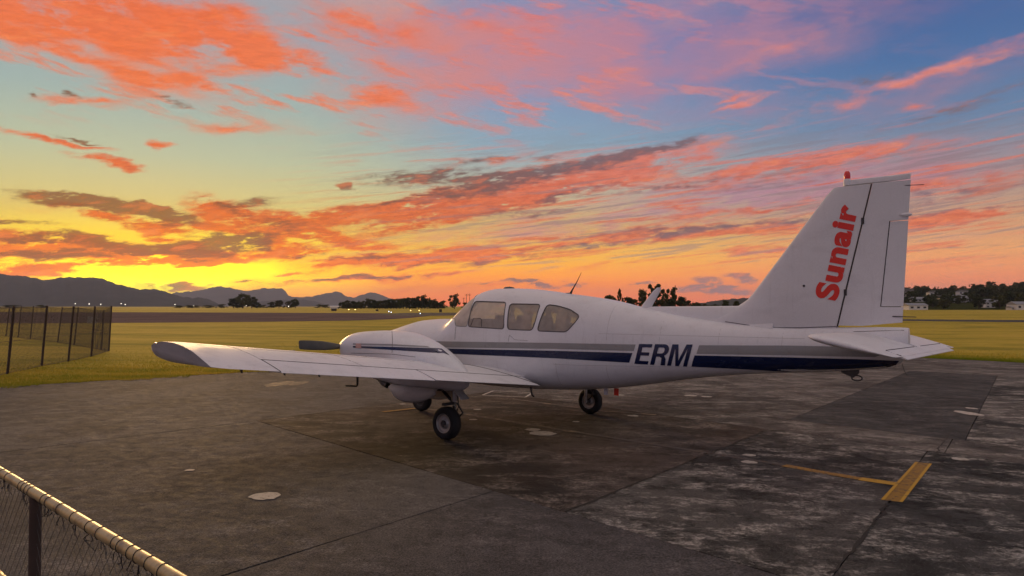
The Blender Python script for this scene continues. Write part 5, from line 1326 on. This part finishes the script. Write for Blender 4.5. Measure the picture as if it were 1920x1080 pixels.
# ------------------------------------------------------------------ chain-link fence on the left
m_fpost = plain('rusty_fence_post', (.055, .035, .026), .85); m_wire = plain('fence_wire', (.10, .085, .075), .7, .3)
def wire_mesh(P, Q, hP, hQ, cell, r):
    """two families of slanting wires between two posts; P, Q = feet, hP, hQ = tops"""
    mb = MB(); P, Q, hP, hQ = (Vector(v) for v in (P, Q, hP, hQ)); L = (Q - P).length; H_ = (hP - P).length; n = int(L / cell) + 1; m = H_ / cell
    def at(u, v): return (P.lerp(Q, u)).lerp(hP.lerp(hQ, u), v)
    for sgn in (1, -1):
        for k in range(-int(m) - 1, n + int(m) + 2):
            u0 = k * cell / L; u1 = u0 + sgn * H_ / L; a, b = (u0, 0.0), (u1, 1.0)
            t0, t1 = 0.0, 1.0
            for lo_, hi_ in ((0.0, 1.0),):
                d = b[0] - a[0]
                ta, tb_ = (lo_ - a[0]) / d, (hi_ - a[0]) / d; ta, tb_ = min(ta, tb_), max(ta, tb_); t0, t1 = max(t0, ta), min(t1, tb_)
            if t1 - t0 < .02: continue
            mb.tube([at(a[0] + (b[0] - a[0]) * t0, t0), at(a[0] + (b[0] - a[0]) * t1, t1)], r, 3)
    return mb
fence = empty('chain_link_fence', gpt(204, 657) + (0,)); tag(fence, 'sagging chain link fence on dark steel posts around the corner of the grass', 'fence')
fo = Vector(fence.location); fence.location.z = gz(fo.x, fo.y); fo = Vector(fence.location)
near = [((-60, 714.5), (-40, 576)), ((14, 699), (26, 576)), ((78, 685), (88, 575)), ((128, 676), (138, 576)), ((171, 667), (178, 576)), ((204, 657), (209, 575))]
far = [((204, 657), (209, 575)), ((190, 655), (194.5, 583)), ((139, 646), (147, 577)), ((108, 641), (117, 577)), ((57, 635), (63, 575)), ((34, 632), (40, 575)), ((11, 630), (18, 576)), ((-20, 628), (-12, 576))]
def fpost(b, t, r=.035):
    x, y = gpt(*b); z = gz(x, y) - .05; rr = ray(*t); k = y / rr.y; return Vector((x, y, z)) - fo, Vector((rr.x * k, y, CAMH + rr.z * k)) - fo
for run in (near, far):
    pp = [fpost(*p) for p in run]
    for i, (b, t) in enumerate(pp):
        if run is far and i == 0: continue
        MB().tube([b, t + (t - b).normalized() * .03], .034 if run is near else .032, 8).obj('post', m_fpost, fence, 40)
    for (b0, t0), (b1, t1) in zip(pp, pp[1:]):
        o = wire_mesh(b0, b1, t0, t1, .10, .0035).obj('chain_link_mesh', m_wire, fence); o['kind'] = 'stuff'
        for f in (.99, .5, .03): MB().tube([b0.lerp(t0, f), b0.lerp(t0, f).lerp(b1.lerp(t1, f), .5) - Vector((0, 0, .02)), b1.lerp(t1, f)], .006, 4).obj('line_wire', m_wire, fence)
MB().box(fpost((172, 640), (173, 600))[1], (.55, .02, .40)).obj('notice_plate', m_wall[2], fence)

# ------------------------------------------------------------------ hand rail in front of the camera
m_rail = Mat('sky_tinted_weathered_rail')  # tan base: orange sky reflection put into the galvanised pipe's colour, with weathered blotches
_n = m_rail.noise(m_rail.coord(), 14, 5, .7); m_rail.set(color=m_rail.mix(m_rail.mr(_n, .42, .68), (.46, .36, .17, 1), (.22, .16, .08, 1)), rough=.42, metal=.15, coat=.15); m_rail.bump(_n, .15, .003); m_rail = m_rail.m
rA, rB = Vector((-2.14, 2.96, 1.14)), Vector((-0.873, 1.824, 1.14)); rd = (rB - rA); rl = rd.length; rdn = rd.normalized()
rail = empty('boundary_rail_fence', (rA.x, rA.y, gz(rA.x, rA.y))); tag(rail, 'low fence with tan pipe rail and wire netting beside the apron', 'fence'); ro = Vector(rail.location)
R0, R1 = rA - rdn * .9 - ro, rB + rdn * .45 - ro
MB().tube([R0.lerp(R1, k / 12) for k in range(13)], .0185, 18).obj('top_rail', m_rail, rail, 40)
MB().tube([R0 - Vector((0, 0, .43)), R1 - Vector((0, 0, .43))], .019, 14).obj('mid_rail', m_rail, rail, 40)
m_tie = plain('tie_wire', (.05, .045, .04), .6, .3)
pos = [.03, .085, .20, .225, .25, .275, .37, .40, .475, .56, .645, .70, .775, .80, .845, .875, .92, .97]
for f in pos + [-.1, -.25, 1.05, 1.2]:
    c = rA + rd * f - ro; a = Vector((0, 0, 1)); b = rdn.cross(a)
    MB().tube([c + (a * cos(q) + b * sin(q)) * .0192 + rdn * .004 * sin(q) for q in np.linspace(0, 2 * pi, 18, endpoint=False)], .0016, 5, True).obj('wire_tie', m_tie, rail, 50)
    for j in range(2):
        MB().tube([c - a * .018, c - a * (.035 + .02 * random.random()) + b * random.uniform(-.012, .012) + rdn * random.uniform(-.03, .03), c - a * (.05 + .02 * random.random()) + rdn * random.uniform(-.05, .05)], .0016, 4).obj('wire_end', m_tie, rail)
for f in (.30, -.62, 1.3):
    c = rA + rd * f - ro; MB().tube([c + Vector((0, 0, -.01)), Vector((c.x, c.y, gz(c.x + ro.x, c.y + ro.y) - ro.z - .05))], .020, 14).obj('post', m_fpost, rail, 40)
g0, g1 = R0 - Vector((0, 0, .03)), R1 - Vector((0, 0, .03))
b0 = Vector((R0.x, R0.y, .02)); b1 = Vector((R1.x, R1.y, .02))
m_net = plain('netting_wire', (.085, .08, .074), .7, .2)
o = wire_mesh(b0, b1, g0, g1, .055, .0008).obj('wire_netting', m_net, rail); o['kind'] = 'stuff'

# ------------------------------------------------------------------ evening haze
def haze():
    z0, z1 = -14, 425; x0, x1, y0, y1 = -15500, 15500, -3400, 17800
    o = MB().box(((x0 + x1) / 2, (y0 + y1) / 2, (z0 + z1) / 2), (x1 - x0, y1 - y0, z1 - z0)).obj('haze', None)
    m = bpy.data.materials.new('haze'); m.use_nodes = True; N = m.node_tree.nodes; N.clear(); L = m.node_tree.links
    v = N.new('ShaderNodeVolumePrincipled'); v.inputs['Color'].default_value = (.72, .79, 1.0, 1); v.inputs['Density'].default_value = HAZE; v.inputs['Anisotropy'].default_value = .1
    out = N.new('ShaderNodeOutputMaterial'); L.new(v.outputs[0], out.inputs['Volume']); o.data.materials.clear(); o.data.materials.append(m)
    tag(o, 'thin evening haze over the whole airfield', 'haze', kind='stuff')
HAZE = 5.2e-5
haze()
